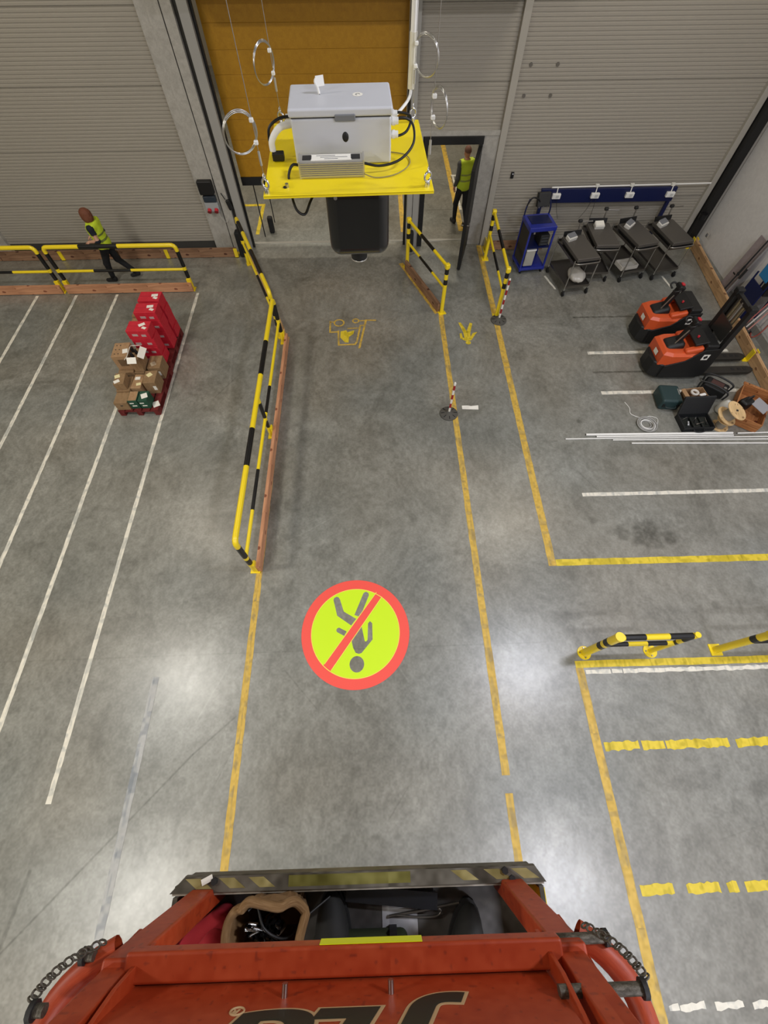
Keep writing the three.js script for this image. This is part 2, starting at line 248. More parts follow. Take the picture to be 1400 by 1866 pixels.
// sectional door, partly raised
const door1 = structure('door_1', 'ochre sectional door, partly raised, with black bottom seal');
for (let i = 0; i < 10; i++) part(door1, 'door_section', rb(3.98, 0.3555, 0.06, 0.005, -1.185, 1.655 + i * 0.357, ZW - 0.34, 0, 0, 0, 1), M.orangeDoor);
part(door1, 'bottom_seal', bx(3.98, 0.17, 0.1, -1.185, 1.392, ZW - 0.34), M.rubber); part(door1, 'guide_cable', rod(V(-2.95, 0.02, ZW - 0.45), V(-2.95, 4.8, ZW - 0.45), 0.014), M.black); part(door1, 'guide_cable', rod(V(-2.62, 0.35, ZW - 0.5), V(-2.62, 4.5, ZW - 0.5), 0.012), M.black);
// pedestrian door, open into the hall
const door2 = structure('door_2', 'black framed pedestrian door standing open');
part(door2, 'door_frame', bx(1.34, 0.14, 0.16, 1.87, 2.27, ZW + 0.02), M.black); part(door2, 'door_frame', bx(0.12, 2.2, 0.16, 1.24, 1.1, ZW + 0.02), M.black); part(door2, 'door_frame', bx(0.06, 2.2, 0.16, 2.5, 1.1, ZW + 0.02), M.black);
{
  const leaf = part(door2, 'door_leaf', place(rb(1.16, 2.14, 0.085, 0.006), 0.58, 1.1, 0), M.black); leaf.position.set(2.48, 0, ZW + 0.1); leaf.rotation.y = -Math.atan2(1.15, -0.31);
  const h = part(leaf, 'handle', [rod(V(1.08, 1.05, 0.02), V(1.08, 1.05, 0.08), 0.012), rod(V(1.08, 1.05, 0.08), V(0.95, 1.05, 0.08), 0.012)], M.steel);
  part(leaf, 'handle', [rod(V(1.08, 1.05, -0.02), V(1.08, 1.05, -0.08), 0.012), rod(V(1.08, 1.05, -0.08), V(0.95, 1.05, -0.08), 0.012)], M.steel); part(leaf, 'lock_plate', bx(0.05, 0.22, 0.07, 1.08, 1.0, 0), M.steel);
}
const right = structure('wall_right', 'plain white wall'); part(right, 'wall_sheet', bx(0.3, CEIL, ZB - ZW, XR + 0.12, CEIL / 2, (ZB + ZW) / 2), M.whiteWall);
const left = structure('wall_left'); part(left, 'wall_sheet', bx(0.3, CEIL, ZB - ZW, XL - 0.15, CEIL / 2, (ZB + ZW) / 2), M.panel);
const front = structure('wall_front'); part(front, 'wall_sheet', bx(XR - XL + 0.6, CEIL, 0.3, (XR + XL) / 2, CEIL / 2, ZB + 0.15), M.panel);
const ceiling = structure('ceiling'); part(ceiling, 'roof_sheet', bx(XR - XL + 0.6, 0.3, ZB - ZW + 0.6, (XR + XL) / 2, CEIL + 0.15, (ZB + ZW) / 2), M.panelTrim);
const far = structure('wall_far', 'walls and roof of the hall beyond the doors');
part(far, 'wall_sheet', bx(XR - XL, 8.3, 0.3, (XR + XL) / 2, 4.15, ZF - 0.15), M.panel); part(far, 'wall_sheet', bx(0.3, 8.3, -ZF - 12, XR, 4.15, (ZF - 12) / 2), M.panel); part(far, 'wall_sheet', bx(0.3, 8.3, -ZF - 12, XL, 4.15, (ZF - 12) / 2), M.panel); part(far, 'roof_sheet', bx(XR - XL, 0.3, -ZF - 12, (XR + XL) / 2, 8.4, (ZF - 12) / 2), M.panelTrim);

// ceiling lamps
for (const [x, y, z, k, c] of PANELS) {
  const t = thing('ceiling_lamp', z < -12 ? 'flat lamp under the roof of the hall beyond the doors' : 'long flat lamp hanging under the hall roof', 'lamp', [x, y, z], 0, z < -12 ? 'lamps of the hall beyond' : 'lamps of the main hall');
  part(t, 'housing', rb(1.56, 0.08, 0.46, 0.02, 0, 0.06, 0), M.steelPost); part(t, 'diffuser', bx(1.5, 0.01, 0.4, 0, 0.012, 0), mat(0xffffff, { emissive: c, emissiveIntensity: 2 }));
  const top = (z < -12 ? 8.25 : CEIL) - y; part(t, 'hanger', rod(V(0.6, 0.1, 0), V(0.6, top, 0), 0.008, 6), M.steel); part(t, 'hanger', rod(V(-0.6, 0.1, 0), V(-0.6, top, 0), 0.008, 6), M.steel);
  const l = new THREE.RectAreaLight(c, LIGHT * 1.6 * k, 1.5, 0.4); l.position.set(0, -0.01, 0); l.rotation.x = -Math.PI / 2; t.add(l);
}

// ---------- barriers ----------
// a tube along a polyline with rounded corners, painted in yellow and black bands (metres along the tube)
function bandTube(pts, r, bands, bend = 0, k = 12) {
  const path = new THREE.CurvePath(), P = pts.map((p) => V(...p)); let from = P[0];
  for (let i = 1; i < P.length; i++) {
    if (i < P.length - 1 && bend) {
      const d0 = P[i].clone().sub(P[i - 1]).normalize(), d1 = P[i + 1].clone().sub(P[i]).normalize(), a = P[i].clone().addScaledVector(d0, -bend), b = P[i].clone().addScaledVector(d1, bend);
      path.add(new THREE.LineCurve3(from, a)); path.add(new THREE.QuadraticBezierCurve3(a, P[i], b)); from = b;
    } else { path.add(new THREE.LineCurve3(from, P[i])); from = P[i]; }
  }
  const L = path.getLength(), n = Math.ceil(L / 0.04), g = new THREE.TubeGeometry(path, n, r, k, false);
  for (let j = 0; j < n; j++) { const s = ((j + 0.5) / n) * L, m = bands.some(([a, b]) => s >= a && s < b) ? 1 : 0, last = g.groups[g.groups.length - 1]; if (last && last.materialIndex === m) last.count += k * 6; else g.addGroup(j * k * 6, k * 6, m); }
  return g;
}
const YB = [M.yellow, M.bandBlack];
const banded = (o, name, pts, r, bands, bend, k) => part(o, name, bandTube(pts, r, bands, bend, k), YB);
// a hoop barrier: the top tube bends down into its end posts, with a lower rail, foot brackets and a timber kick board; runs along its own +x
function hoop(label, x, z, turn, L, H, o = {}) {
  const t = thing('safety_barrier', label, 'barrier', [x, 0, z], turn, 'yellow and black safety barriers'), a = 0.04, b = L - 0.04, R = 0.045, mid = o.mid ?? 0.52;
  const low = 0.25, up = H - low, bands = o.bands ?? [];
  const len = 2 * up + (b - a) - 0.1; // along the hoop
  banded(t, 'top_rail', [[a, low, 0], [a, H, 0], [b, H, 0], [b, low, 0]], R, [[0.0, mid - low - 0.03], [mid - low + 0.05, up - 0.14], ...bands.map(([p, q]) => [up - 0.05 + p, up - 0.05 + q]), [len - up + 0.14, len - (mid - low) - 0.05], [len - (mid - low) + 0.03, len]], 0.1);
  banded(t, 'lower_rail', [[a, mid, 0], [b, mid, 0]], 0.03, o.lowBands ?? bands);
  for (const px of [a, b]) part(t, 'foot', [bx(0.14, 0.02, 0.16, px, 0.01, 0.02), bx(0.1, 0.28, 0.03, px, 0.15, 0.055), cyl(0.048, 0.048, 0.3, px, 0.15, 0, 14)], M.yellow);
  for (const p of o.posts ?? []) { banded(t, 'middle_post', [[p, 0.25, 0], [p, H - 0.02, 0]], 0.035, [[0, 0.25], [0.32, H - 0.4]], 0); part(t, 'foot', [bx(0.14, 0.02, 0.16, p, 0.01, 0.02), bx(0.1, 0.28, 0.03, p, 0.15, 0.055), cyl(0.04, 0.04, 0.28, p, 0.15, 0, 14)], M.yellow); }
  const kb = o.board ?? [0, L]; part(t, 'kick_board', bx(kb[1] - kb[0], 0.2, 0.06, (kb[0] + kb[1]) / 2, 0.115, 0.1), o.wood ?? timber);
  return t;
}
hoop('yellow and black hoop barrier standing in front of the person in the vest', -7.56, -10.04, 0, 3.08, 1.06, { bands: [[0.85, 1.72]], lowBands: [[0.83, 1.72]], mid: 0.5 });
hoop('yellow and black hoop barrier reaching out of the left edge of the photo', -10.76, -10.04, 0, 3.08, 1.06, { bands: [[0.85, 1.72]], lowBands: [[0.83, 2.1]], mid: 0.5 });
hoop('long yellow and black barrier with a bent near end beside the driving lane', -2.09, -2.5, Math.PI / 2, 5.56, 1.08, { bands: [[1.35, 2.1], [3.35, 4.2]], lowBands: [[0.85, 1.65], [2.9, 3.6]], posts: [2.83] });
{ // the slanting section between the long barrier and the big door
  const a = Math.atan2(-(-11.1 + 8.06), -3.22 + 2.06); hoop('slanting yellow and black barrier running from the long barrier to the ochre door', -2.16, -8.17, a, 3.1, 1.12, { bands: [[0.6, 1.55], [2.3, 2.8]], lowBands: [[0.7, 1.6]], wood: timberPale });
}
// square-cornered barrier with plain posts
function gate(label, A, B, H, o = {}) {
  const d = Math.hypot(B[0] - A[0], B[1] - A[1]), turn = Math.atan2(-(B[1] - A[1]), B[0] - A[0]), t = thing('safety_barrier', label, 'barrier', [A[0], 0, A[1]], turn, 'yellow and black safety barriers'), R = o.R ?? 0.045;
  for (const px of [0, d]) { part(t, 'foot_plate', o.round ? cyl(0.1, 0.1, 0.015, px, 0.0075, 0, 24) : bx(0.17, 0.015, 0.17, px, 0.0075, 0), M.yellow); const PR = px > 0 && o.thin ? o.thin : R; const p = banded(t, 'post', [[px, 0, 0], [px, H, 0]], PR, px > 0 && o.thin ? [[0.62, 0.72], [0.82, H - 0.08]] : o.postBands ?? [[H - 0.42, H - 0.3], [H - 0.2, H - 0.08]], 0); part(p, 'cap', o.round ? cyl(PR * 1.12, PR * 1.12, 0.05, px, H, 0, 14) : rb(0.1, 0.1, 0.1, 0.02, px, H - 0.02, 0), M.yellow); if (o.round) for (const [u, v] of [[-0.07, 0], [0.07, 0], [0, 0.07], [0, -0.07]]) part(t, 'bolt', cyl(0.012, 0.012, 0.02, px + u, 0.02, v, 6), M.steel); }
  banded(t, 'top_rail', [[0, H - 0.03, 0], [d, H - 0.03, 0]], o.rail ?? 0.035, o.bands ?? [[d * 0.34, d * 0.68]], 0); banded(t, 'lower_rail', [[0, o.mid ?? 0.62, 0], [d, o.mid ?? 0.62, 0]], o.rail ? o.rail * 0.8 : 0.028, o.low ?? [[d * 0.34, d * 0.68]], 0);
  if (o.board) part(t, 'kick_board', bx(d - 0.1, 0.22, 0.06, d / 2, 0.11, o.board), timberDark);
  return t;
}
const gateA = gate('short yellow and black barrier with a brown kick board beside the pedestrian door', [0.87, -10.78], [1.6, -8.95], 1.15, { board: 0.06 });
part(gateA, 'latch_bolt', rod(V(-0.05, 0.25, -0.02), V(-0.12, 0.25, -0.28), 0.018), M.steel);
gate('short yellow and black barrier without a kick board, next to the blue trolley', [2.94, -11.07], [2.89, -8.78], 1.15);
gate('low angle yellow and black barrier on round foot plates by the dashed lines', [3.03, -1.07], [4.03, -1.07], 1.1, { round: true, thin: 0.034, R: 0.055, rail: 0.04, bands: [[0.06, 0.36], [0.66, 0.95]], low: [[0.06, 0.35], [0.62, 0.9]], mid: 0.62, postBands: [[0.55, 0.65], [0.75, 0.87]] });
gate('yellow barrier on square foot plates cut off by the right photo edge', [5.02, -1.06], [6.02, -1.06], 1.1, { R: 0.05, rail: 0.04, bands: [[0.06, 0.36], [0.66, 0.95]], low: [[0.06, 0.35], [0.62, 0.9]], postBands: [[0.75, 0.87]] });
// timber kick boards of the walls
{
  const t = thing('kick_board', 'long brown timber kick board with yellow brackets along the back wall on the left', 'kick board', [-3.56, 0, -11.38], 0, 'timber kick boards'); for (const x of [-1.55, -4.65]) part(t, 'timber', bx(3.06, 0.21, 0.07, x, 0.115, 0), timberDark); part(t, 'timber', bx(3.2, 0.21, 0.07, -7.8, 0.115, 0), timberDark);
  for (const x of [-0.04, -1.84, -4.59, -7.4]) { const b = part(t, 'bracket', [bx(0.09, 0.23, 0.02, x, 0.115, 0.045), bx(0.09, 0.012, 0.26, x, 0.006, -0.075)], M.yellow); }
  const u = thing('kick_board', 'short brown timber kick board with a yellow end bracket behind the blue trolley', 'kick board', [2.98, 0, -11.5], 0, 'timber kick boards'); part(u, 'timber', bx(1.5, 0.2, 0.07, 0.8, 0.11, 0), timberDark); part(u, 'bracket', [bx(0.02, 0.24, 0.3, 0.02, 0.12, 0), bx(0.1, 0.012, 0.3, 0.02, 0.006, 0)], M.yellow);
  const w = thing('kick_board', 'pale timber kick board with yellow brackets along the white wall', 'kick board', [8.55, 0, -11.45], -Math.atan2(-0.42, 0) - Math.PI / 2 - 0.079 + Math.PI, 'timber kick boards');
  w.rotation.y = Math.atan2(-(5.75), -0.44); for (const x of [1.55, 4.75]) part(w, 'timber', bx(3.1, 0.22, 0.07, x, 0.12, 0), timberPale);
  for (const x of [0.03, 4.3]) part(w, 'bracket', [bx(0.12, 0.25, 0.02, x, 0.125, -0.045), bx(0.12, 0.25, 0.02, x, 0.125, 0.045), bx(0.12, 0.012, 0.3, x, 0.006, 0)], M.yellow);
}
// post guards
single('post_guard', rb(0.18, 0.62, 0.2, 0.04, -3.42, 0.31, -11.42), M.rubber, 'black post guard at the foot of the ochre door frame', 'post guard', 'black post guards'); single('post_guard', rb(0.16, 0.5, 0.16, 0.04, 0.98, 0.25, -11.5), M.rubber, 'black post guard behind the short barrier with the kick board', 'post guard', 'black post guards');
single('post_guard', rb(0.14, 0.4, 0.14, 0.04, -2.78, 0.2, -12.5), M.rubber, 'black post guard standing beyond the ochre door', 'post guard', 'black post guards');
// floor poles
const redWhite = [mat(0xe9e6df, { roughness: 0.5 }), mat(0x9c1f22, { roughness: 0.5 })];
function pole(x, z, H, lean, label) {
  const t = thing('floor_pole', label, 'pole', [x, 0, z], 0, 'red and white floor poles');
  const base = part(t, 'base', new THREE.LatheGeometry([[0, 0], [0.18, 0], [0.185, 0.015], [0.17, 0.035], [0.06, 0.05], [0.05, 0.09], [0, 0.09]].map((p) => new THREE.Vector2(...p)), 36), mat(0x4e4c46, { roughness: 0.8 }));
  for (let i = 0; i < 8; i++) part(base, 'rib', bx(0.1, 0.008, 0.012, 0.11 * Math.cos(i * 0.785), 0.042, 0.11 * Math.sin(i * 0.785), 0, -i * 0.785, 0), M.rubber);
  const g = bandTube([[0, 0.08, 0], [lean, H, 0]], 0.022, [[0.1, 0.22], [0.34, 0.46], [0.58, 0.7], [0.82, 0.94]], 0); part(t, 'shaft', g, redWhite); part(t, 'tip', cyl(0.015, 0.023, 0.03, lean, H + 0.012, 0, 12), redWhite[0]);
}
pole(1.46, -5.8, 0.83, 0.01, 'red and white striped pole on a black disc standing in the yellow lane line'); pole(2.92, -8.63, 1.0, 0.01, 'red and white striped pole leaning by the end of the barrier near the blue trolley');
{
  const t = thing('paper_scrap', 'crumpled white scrap of paper on the floor beside the striped pole', 'paper', [1.92, 0, -5.96]);
  part(t, 'sheet', place(ext([[-0.17, -0.04], [0.16, -0.06], [0.17, 0.05], [0.02, 0.035], [-0.05, 0.05], [-0.17, 0.05]], 0.008), 0, 0, 0, -Math.PI / 2), M.paper); part(t, 'fold', place(ext([[-0.05, -0.04], [0.12, -0.05], [0.13, 0.02], [-0.03, 0.01]], 0.01), 0, 0.008, 0, -Math.PI / 2 + 0.1), M.paper);
}
// ---------- projected sign (its light painted as colour) and pictograms on the floor ----------
{
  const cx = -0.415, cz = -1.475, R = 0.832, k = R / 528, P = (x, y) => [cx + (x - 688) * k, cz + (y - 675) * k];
  const t = thing('painted_projection', 'big round red and lime no-pedestrians light projection painted as colour on the lane floor', 'projected light', [0, 0, 0]);  // projected light pattern, painted as flat coloured shapes on the floor
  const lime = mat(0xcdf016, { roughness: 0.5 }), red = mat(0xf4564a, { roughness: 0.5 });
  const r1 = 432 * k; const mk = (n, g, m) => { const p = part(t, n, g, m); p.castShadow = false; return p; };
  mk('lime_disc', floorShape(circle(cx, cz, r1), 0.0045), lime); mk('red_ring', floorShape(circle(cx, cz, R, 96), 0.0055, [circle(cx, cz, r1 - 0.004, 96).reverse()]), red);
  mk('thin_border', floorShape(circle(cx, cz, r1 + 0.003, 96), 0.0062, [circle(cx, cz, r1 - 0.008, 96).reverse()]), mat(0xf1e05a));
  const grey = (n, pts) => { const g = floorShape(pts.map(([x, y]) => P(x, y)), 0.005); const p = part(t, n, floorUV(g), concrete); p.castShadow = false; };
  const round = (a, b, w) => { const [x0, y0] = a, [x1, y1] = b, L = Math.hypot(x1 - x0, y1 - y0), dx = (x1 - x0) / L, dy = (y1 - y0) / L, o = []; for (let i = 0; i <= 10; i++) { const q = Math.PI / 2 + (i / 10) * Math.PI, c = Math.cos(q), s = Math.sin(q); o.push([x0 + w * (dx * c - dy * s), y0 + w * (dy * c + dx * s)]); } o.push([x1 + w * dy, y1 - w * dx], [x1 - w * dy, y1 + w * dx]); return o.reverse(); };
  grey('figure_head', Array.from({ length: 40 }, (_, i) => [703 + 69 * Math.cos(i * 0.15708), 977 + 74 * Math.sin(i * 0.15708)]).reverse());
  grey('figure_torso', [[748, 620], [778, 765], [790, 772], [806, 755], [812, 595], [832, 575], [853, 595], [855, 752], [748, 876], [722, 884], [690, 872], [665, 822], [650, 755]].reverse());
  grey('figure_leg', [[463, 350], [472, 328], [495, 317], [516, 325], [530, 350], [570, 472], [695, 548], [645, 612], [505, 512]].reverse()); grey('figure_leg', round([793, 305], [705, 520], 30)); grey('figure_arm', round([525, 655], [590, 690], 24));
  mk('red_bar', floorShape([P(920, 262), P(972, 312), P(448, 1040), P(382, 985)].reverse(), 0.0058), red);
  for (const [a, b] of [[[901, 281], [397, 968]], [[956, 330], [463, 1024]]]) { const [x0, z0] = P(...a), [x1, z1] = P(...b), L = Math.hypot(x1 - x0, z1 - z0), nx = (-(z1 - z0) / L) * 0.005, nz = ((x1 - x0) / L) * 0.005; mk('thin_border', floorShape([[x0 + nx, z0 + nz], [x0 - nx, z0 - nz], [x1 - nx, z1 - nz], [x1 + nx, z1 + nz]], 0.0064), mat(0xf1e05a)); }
}
function stroke(o, pts, w, y, m, name) { for (let i = 0; i + 1 < pts.length; i++) { const [x0, z0] = pts[i], [x1, z1] = pts[i + 1], L = Math.hypot(x1 - x0, z1 - z0), ux = ((x1 - x0) / L) * w * 0.5, uz = ((z1 - z0) / L) * w * 0.5; const p = part(o, name, floorShape([[x0 - ux - uz, z0 - uz + ux], [x0 - ux + uz, z0 - uz - ux], [x1 + ux + uz, z1 + uz - ux], [x1 + ux - uz, z1 + uz + ux]], y + i * 0.0002), m); p.castShadow = false; } }
{
  const t = thing('floor_pictogram', 'worn yellow forklift pictogram painted upside down on the lane', 'pictogram', [0, 0, 0], 0, 'yellow pictograms on the floor'), m = M.lineYellow;
  stroke(t, [[-1.05, -8.7], [-1.04, -8.33], [-0.85, -8.34]], 0.04, 0.003, m, 'counterweight_outline'); stroke(t, [[-1.05, -8.68], [-0.95, -8.69]], 0.03, 0.003, m, 'counterweight_outline'); stroke(t, [[-0.85, -8.36], [-0.83, -7.9], [-0.46, -7.91], [-0.42, -7.99], [-0.34, -8.54], [-0.26, -8.55]], 0.042, 0.0031, m, 'cab_outline');
  stroke(t, [[-0.21, -8.72], [-0.36, -7.8]], 0.048, 0.0032, m, 'mast_line'); stroke(t, [[-0.37, -8.71], [-0.21, -8.72]], 0.03, 0.003, m, 'fork_line'); stroke(t, [[-0.2, -8.73], [0.01, -8.72]], 0.04, 0.003, m, 'fork_line'); stroke(t, [[-0.63, -8.45], [-0.37, -8.46]], 0.03, 0.003, m, 'wheel_line');
  for (const [x, z, r] of [[-0.84, -8.65, 0.13], [-0.45, -8.71, 0.085]]) { const p = part(t, 'wheel_ring', floorShape(circle(x, z, r, 24), 0.0034, [circle(x, z, r - 0.035, 24).reverse()]), m); p.castShadow = false; }
  part(t, 'driver_figure', floorShape([[-0.8, -8.35], [-0.67, -8.39], [-0.64, -8.32], [-0.48, -8.38], [-0.5, -8.26], [-0.6, -8.16], [-0.61, -7.97], [-0.69, -7.98], [-0.8, -8.14]], 0.0036), M.lineBright).castShadow = false;
  const q = thing('floor_pictogram', 'small bright yellow walking figure painted upside down between the lane lines', 'pictogram', [0, 0, 0], 0, 'yellow pictograms on the floor');
  for (const [n, pts] of [['leg', [[1.96, -8.58], [2.02, -8.58], [2.15, -8.21], [2.05, -8.19]]], ['leg', [[2.23, -8.57], [2.29, -8.54], [2.2, -8.21], [2.1, -8.21]]], ['torso', [[2.04, -8.22], [2.2, -8.22], [2.18, -7.96], [2.05, -7.95]]], ['arm', [[1.95, -8.2], [2.0, -8.21], [2.01, -8.06], [2.07, -8.04], [2.04, -7.96], [1.95, -8.03]]], ['arm', [[2.17, -8.05], [2.26, -8.21], [2.37, -8.24], [2.31, -8.16], [2.19, -7.96]]]]) { const p = part(q, n, floorShape(pts.slice().reverse(), 0.003 + (n === 'torso' ? 0.0004 : n === 'arm' ? 0.0008 : 0)), M.lineBright); p.castShadow = false; }
  part(q, 'head', floorShape(circle(2.115, -7.89, 0.06, 20), 0.0036), M.lineBright).castShadow = false;
}

// ---------- hanging sign projector ----------
{
  const T = 1.8 * rad, O = [-0.092, 5.8, -2.06], at = (n, l, c, g) => thing(n, l, c, O, T, g);
  const plate = at('mounting_plate', 'yellow steel plate hanging on four thin wires', 'plate');
  part(plate, 'sheet', rb(0.625, 0.006, 0.6, 0.002, 0, -0.003, 0), M.plateYellow); part(plate, 'flange', bx(0.625, 0.008, 0.004, 0, -0.006, 0.298), M.plateYellow); part(plate, 'flange', bx(0.625, 0.008, 0.004, 0, -0.006, -0.298), M.plateYellow);
  part(plate, 'bolt_hole', cyl(0.008, 0.008, 0.003, -0.235, 0.001, 0.245, 16), M.dark); part(plate, 'bolt', cyl(0.007, 0.007, 0.012, -0.228, 0.006, 0.243, 6), M.steel);
  const corners = [[-0.298, 0.282, 0.02, -0.075, 0.155], [0.29, 0.268, 0.055, 0.045, 0.24], [-0.275, -0.275, -0.02, -0.055, 0.2], [0.285, -0.275, 0.02, 0.05, 0.215]];
  corners.forEach(([x, z], i) => {
    const e = part(plate, 'eye_bolt', place(new THREE.TorusGeometry(0.0145, 0.0038, 10, 24), x, 0.03, z, 0, i % 2 ? 0.5 : -0.6, 0), M.zinc); part(e, 'nut', cyl(0.01, 0.01, 0.014, x, 0.007, z, 6), M.zinc);
    part(plate, 'wire', rod(V(x, 0.04, z), V(x * 1.0, 4.78, z), 0.0012, 6), M.steel); part(plate, 'ferrule', rod(V(x, 0.085 + i * 0.012, z), V(x, 0.125 + i * 0.012, z), 0.0042, 10), M.aluminium); part(plate, 'thimble', place(new THREE.TorusGeometry(0.009, 0.002, 8, 16), x, 0.052, z, 0, 1.3, 0), M.zinc);
  });
  // spare wire coiled on each hanger
  const LAB = ['coil of spare wire hanging low at the front left of the yellow plate', 'coil of spare wire in front of the grey wall near the plate front', 'coil of spare wire hanging high before the ochre door', 'coil of spare wire hanging beside the white conduit'];
  [[-0.34, 0.175, 0.282, 0.058, 0.5], [0.305, 0.22, 0.268, 0.052, 1.15], [-0.31, 0.19, -0.275, 0.062, 1.0], [0.335, 0.2, -0.275, 0.062, 0.75]].forEach(([x, y, z, r, turn], i) => {
    const t = at('wire_coil', LAB[i], 'wire coil', 'coils of spare hanging wire'), s = x < 0 ? 1 : -1, wx = corners[i][0]; const c = Math.cos(turn) * r;
    const mid = wx - s * c * 0.92;
    for (let k = 0; k < 3; k++) part(t, 'wire_turn', place(new THREE.TorusGeometry(r - k * 0.002, 0.0017, 6, 40), mid, y, z + (k - 1) * 0.003, 0.05 * k, s * turn, 0.06 * k), M.steel);
    for (const dy of [-0.28, 0.35]) part(t, 'clip', rb(0.014, 0.012, 0.012, 0.003, wx - s * 0.002, y + dy * r * 1.6, z), M.white);
  });
  const box = at('cable_box', 'light grey plastic enclosure with hinged lid standing on the yellow plate', 'enclosure'), bw = 0.365, bd = 0.215, bc = -0.015, bz = -0.025;
  part(box, 'body', rb(bw, 0.14, bd, 0.008, bc, 0.07, bz), M.enclosure); const lid = part(box, 'lid', rb(bw + 0.012, 0.026, bd + 0.012, 0.008, bc, 0.156, bz, 0, 0, 0, 3), M.enclosure); part(lid, 'latch_recess', rb(0.075, 0.02, 0.012, 0.004, bc + 0.015, 0.142, bz + bd / 2 + 0.004), M.enclosureDark);
  part(box, 'gap', bx(bw - 0.004, 0.003, bd - 0.002, bc, 0.1415, bz), M.dark); part(box, 'plug', place(new THREE.SphereGeometry(0.014, 20, 12), 0, 0, 0).scale(0.85, 1.1, 0.35).translate(bc + 0.012, 0.085, bz + bd / 2), M.black);
  part(lid, 'tab', tube([[bc - 0.075, 0.169, bz - 0.01], [bc - 0.08, 0.185, bz - 0.02], [bc - 0.088, 0.2, bz - 0.022], [bc - 0.08, 0.21, bz - 0.03]], 0.004, 16, 6).scale(1, 1, 1), M.white); part(lid, 'tab_flag', bx(0.03, 0.028, 0.002, bc - 0.07, 0.2, bz - 0.028, -0.3, 0.3, 0.1), M.white);
  part(lid, 'sticker', place(new THREE.CircleGeometry(0.019, 24), bc + 0.065, 0.1695, bz + 0.0, -Math.PI / 2), M.paper); part(lid, 'sticker_print', place(new THREE.RingGeometry(0.006, 0.0085, 20, 1, 0, 4.5), bc + 0.065, 0.17, bz, -Math.PI / 2), M.enclosureDark);
  for (const [y, z] of [[0.11, 0.03], [0.07, 0.03], [0.11, -0.03]]) { const g = part(box, 'cable_gland', rod(V(bc + bw / 2, y, z), V(bc + bw / 2 + 0.03, y, z), 0.011, 10), M.white); part(g, 'gland_nut', rod(V(bc + bw / 2 + 0.006, y, z), V(bc + bw / 2 + 0.018, y, z), 0.014, 8), M.white); }
  for (const z of [0.0, -0.05]) part(box, 'cable_gland', rod(V(bc - bw / 2 - 0.03, 0.1, z), V(bc - bw / 2, 0.1, z), 0.012, 10), M.white);
  const drv = at('lamp_driver', 'ribbed aluminium lamp driver lying in front of the grey enclosure', 'driver'); const dx = -0.06, dz = 0.152;
  part(drv, 'body', bx(0.235, 0.05, 0.066, dx, 0.026, dz), M.aluminium); for (let i = 0; i < 7; i++) part(drv, 'fin', bx(0.235, 0.0028, 0.006, dx, 0.008 + i * 0.0065, dz + 0.0345), M.aluminium);
  part(drv, 'end_cap', bx(0.006, 0.054, 0.07, dx - 0.119, 0.027, dz), M.aluminium); part(drv, 'end_cap', bx(0.006, 0.054, 0.07, dx + 0.119, 0.027, dz), M.aluminium); const lb = part(drv, 'type_label', bx(0.15, 0.001, 0.046, dx + 0.0, 0.0517, dz), M.paper);
  for (const [x, w] of [[-0.02, 0.07], [0.01, 0.1], [0.0, 0.05]].map(([x, w], i) => [[x, i], w])) part(lb, 'print_line', bx(w, 0.0006, 0.003, dx + x[0], 0.0525, dz - 0.012 + x[1] * 0.012), M.enclosureDark); for (const s of [-1, 1]) part(drv, 'dark_print_square', bx(0.034, 0.0012, 0.034, dx + s * 0.09, 0.0518, dz - 0.002), M.black);  // plain dark squares standing for the printed code blocks beside the label
  const cab = (name, label, pts, r, m, cat = 'cable') => { const t = at(name, label, cat, 'cables of the hanging projector'); part(t, 'strand', tube(pts, r, 48, 8), m); return t; };
  cab('black_cable', 'black cable looping from the driver round to the glands of the enclosure', [[0.06, 0.03, 0.15], [0.12, 0.02, 0.15], [0.2, 0.03, 0.13], [0.255, 0.06, 0.07], [0.25, 0.1, 0.02], [0.215, 0.115, 0.02], [0.17, 0.11, 0.03]], 0.0045, M.black);
  cab('black_cable', 'black cable drooping from the upper gland behind the long cable loop', [[0.17, 0.07, 0.03], [0.2, 0.062, 0.02], [0.235, 0.07, 0.0], [0.25, 0.1, -0.03], [0.21, 0.112, -0.035], [0.17, 0.11, -0.03]], 0.0045, M.black);
  cab('grey_wire', 'thin grey wire lying on the right side of the yellow plate', [[0.06, 0.012, 0.19], [0.1, 0.004, 0.2], [0.18, 0.004, 0.18], [0.24, 0.004, 0.1], [0.23, 0.004, 0.03], [0.17, 0.004, 0.0]], 0.002, mat(0x8d8355));
  cab('black_cable', 'black cable from the driver down through the front edge of the plate', [[-0.18, 0.03, 0.152], [-0.205, 0.035, 0.16], [-0.222, 0.015, 0.175], [-0.225, -0.01, 0.185], [-0.205, -0.075, 0.25], [-0.18, -0.09, 0.25], [-0.155, -0.07, 0.2], [-0.12, -0.05, 0.1]], 0.0048, M.black);
  cab('white_conduit', 'white flexible conduit with black plug curving down at the left of the enclosure', [[-0.2, 0.1, 0.0], [-0.25, 0.095, 0.02], [-0.285, 0.06, 0.03], [-0.288, 0.03, 0.03]], 0.012, M.white, 'conduit'); { const t = scene.children[scene.children.length - 1]; part(t, 'plug', rb(0.045, 0.026, 0.03, 0.004, -0.27, 0.015, 0.035), M.black); part(t, 'black_strand', tube([[-0.2, 0.115, -0.02], [-0.25, 0.112, -0.01], [-0.29, 0.09, 0.0], [-0.3, 0.05, 0.0]], 0.005, 24, 8), M.black); }
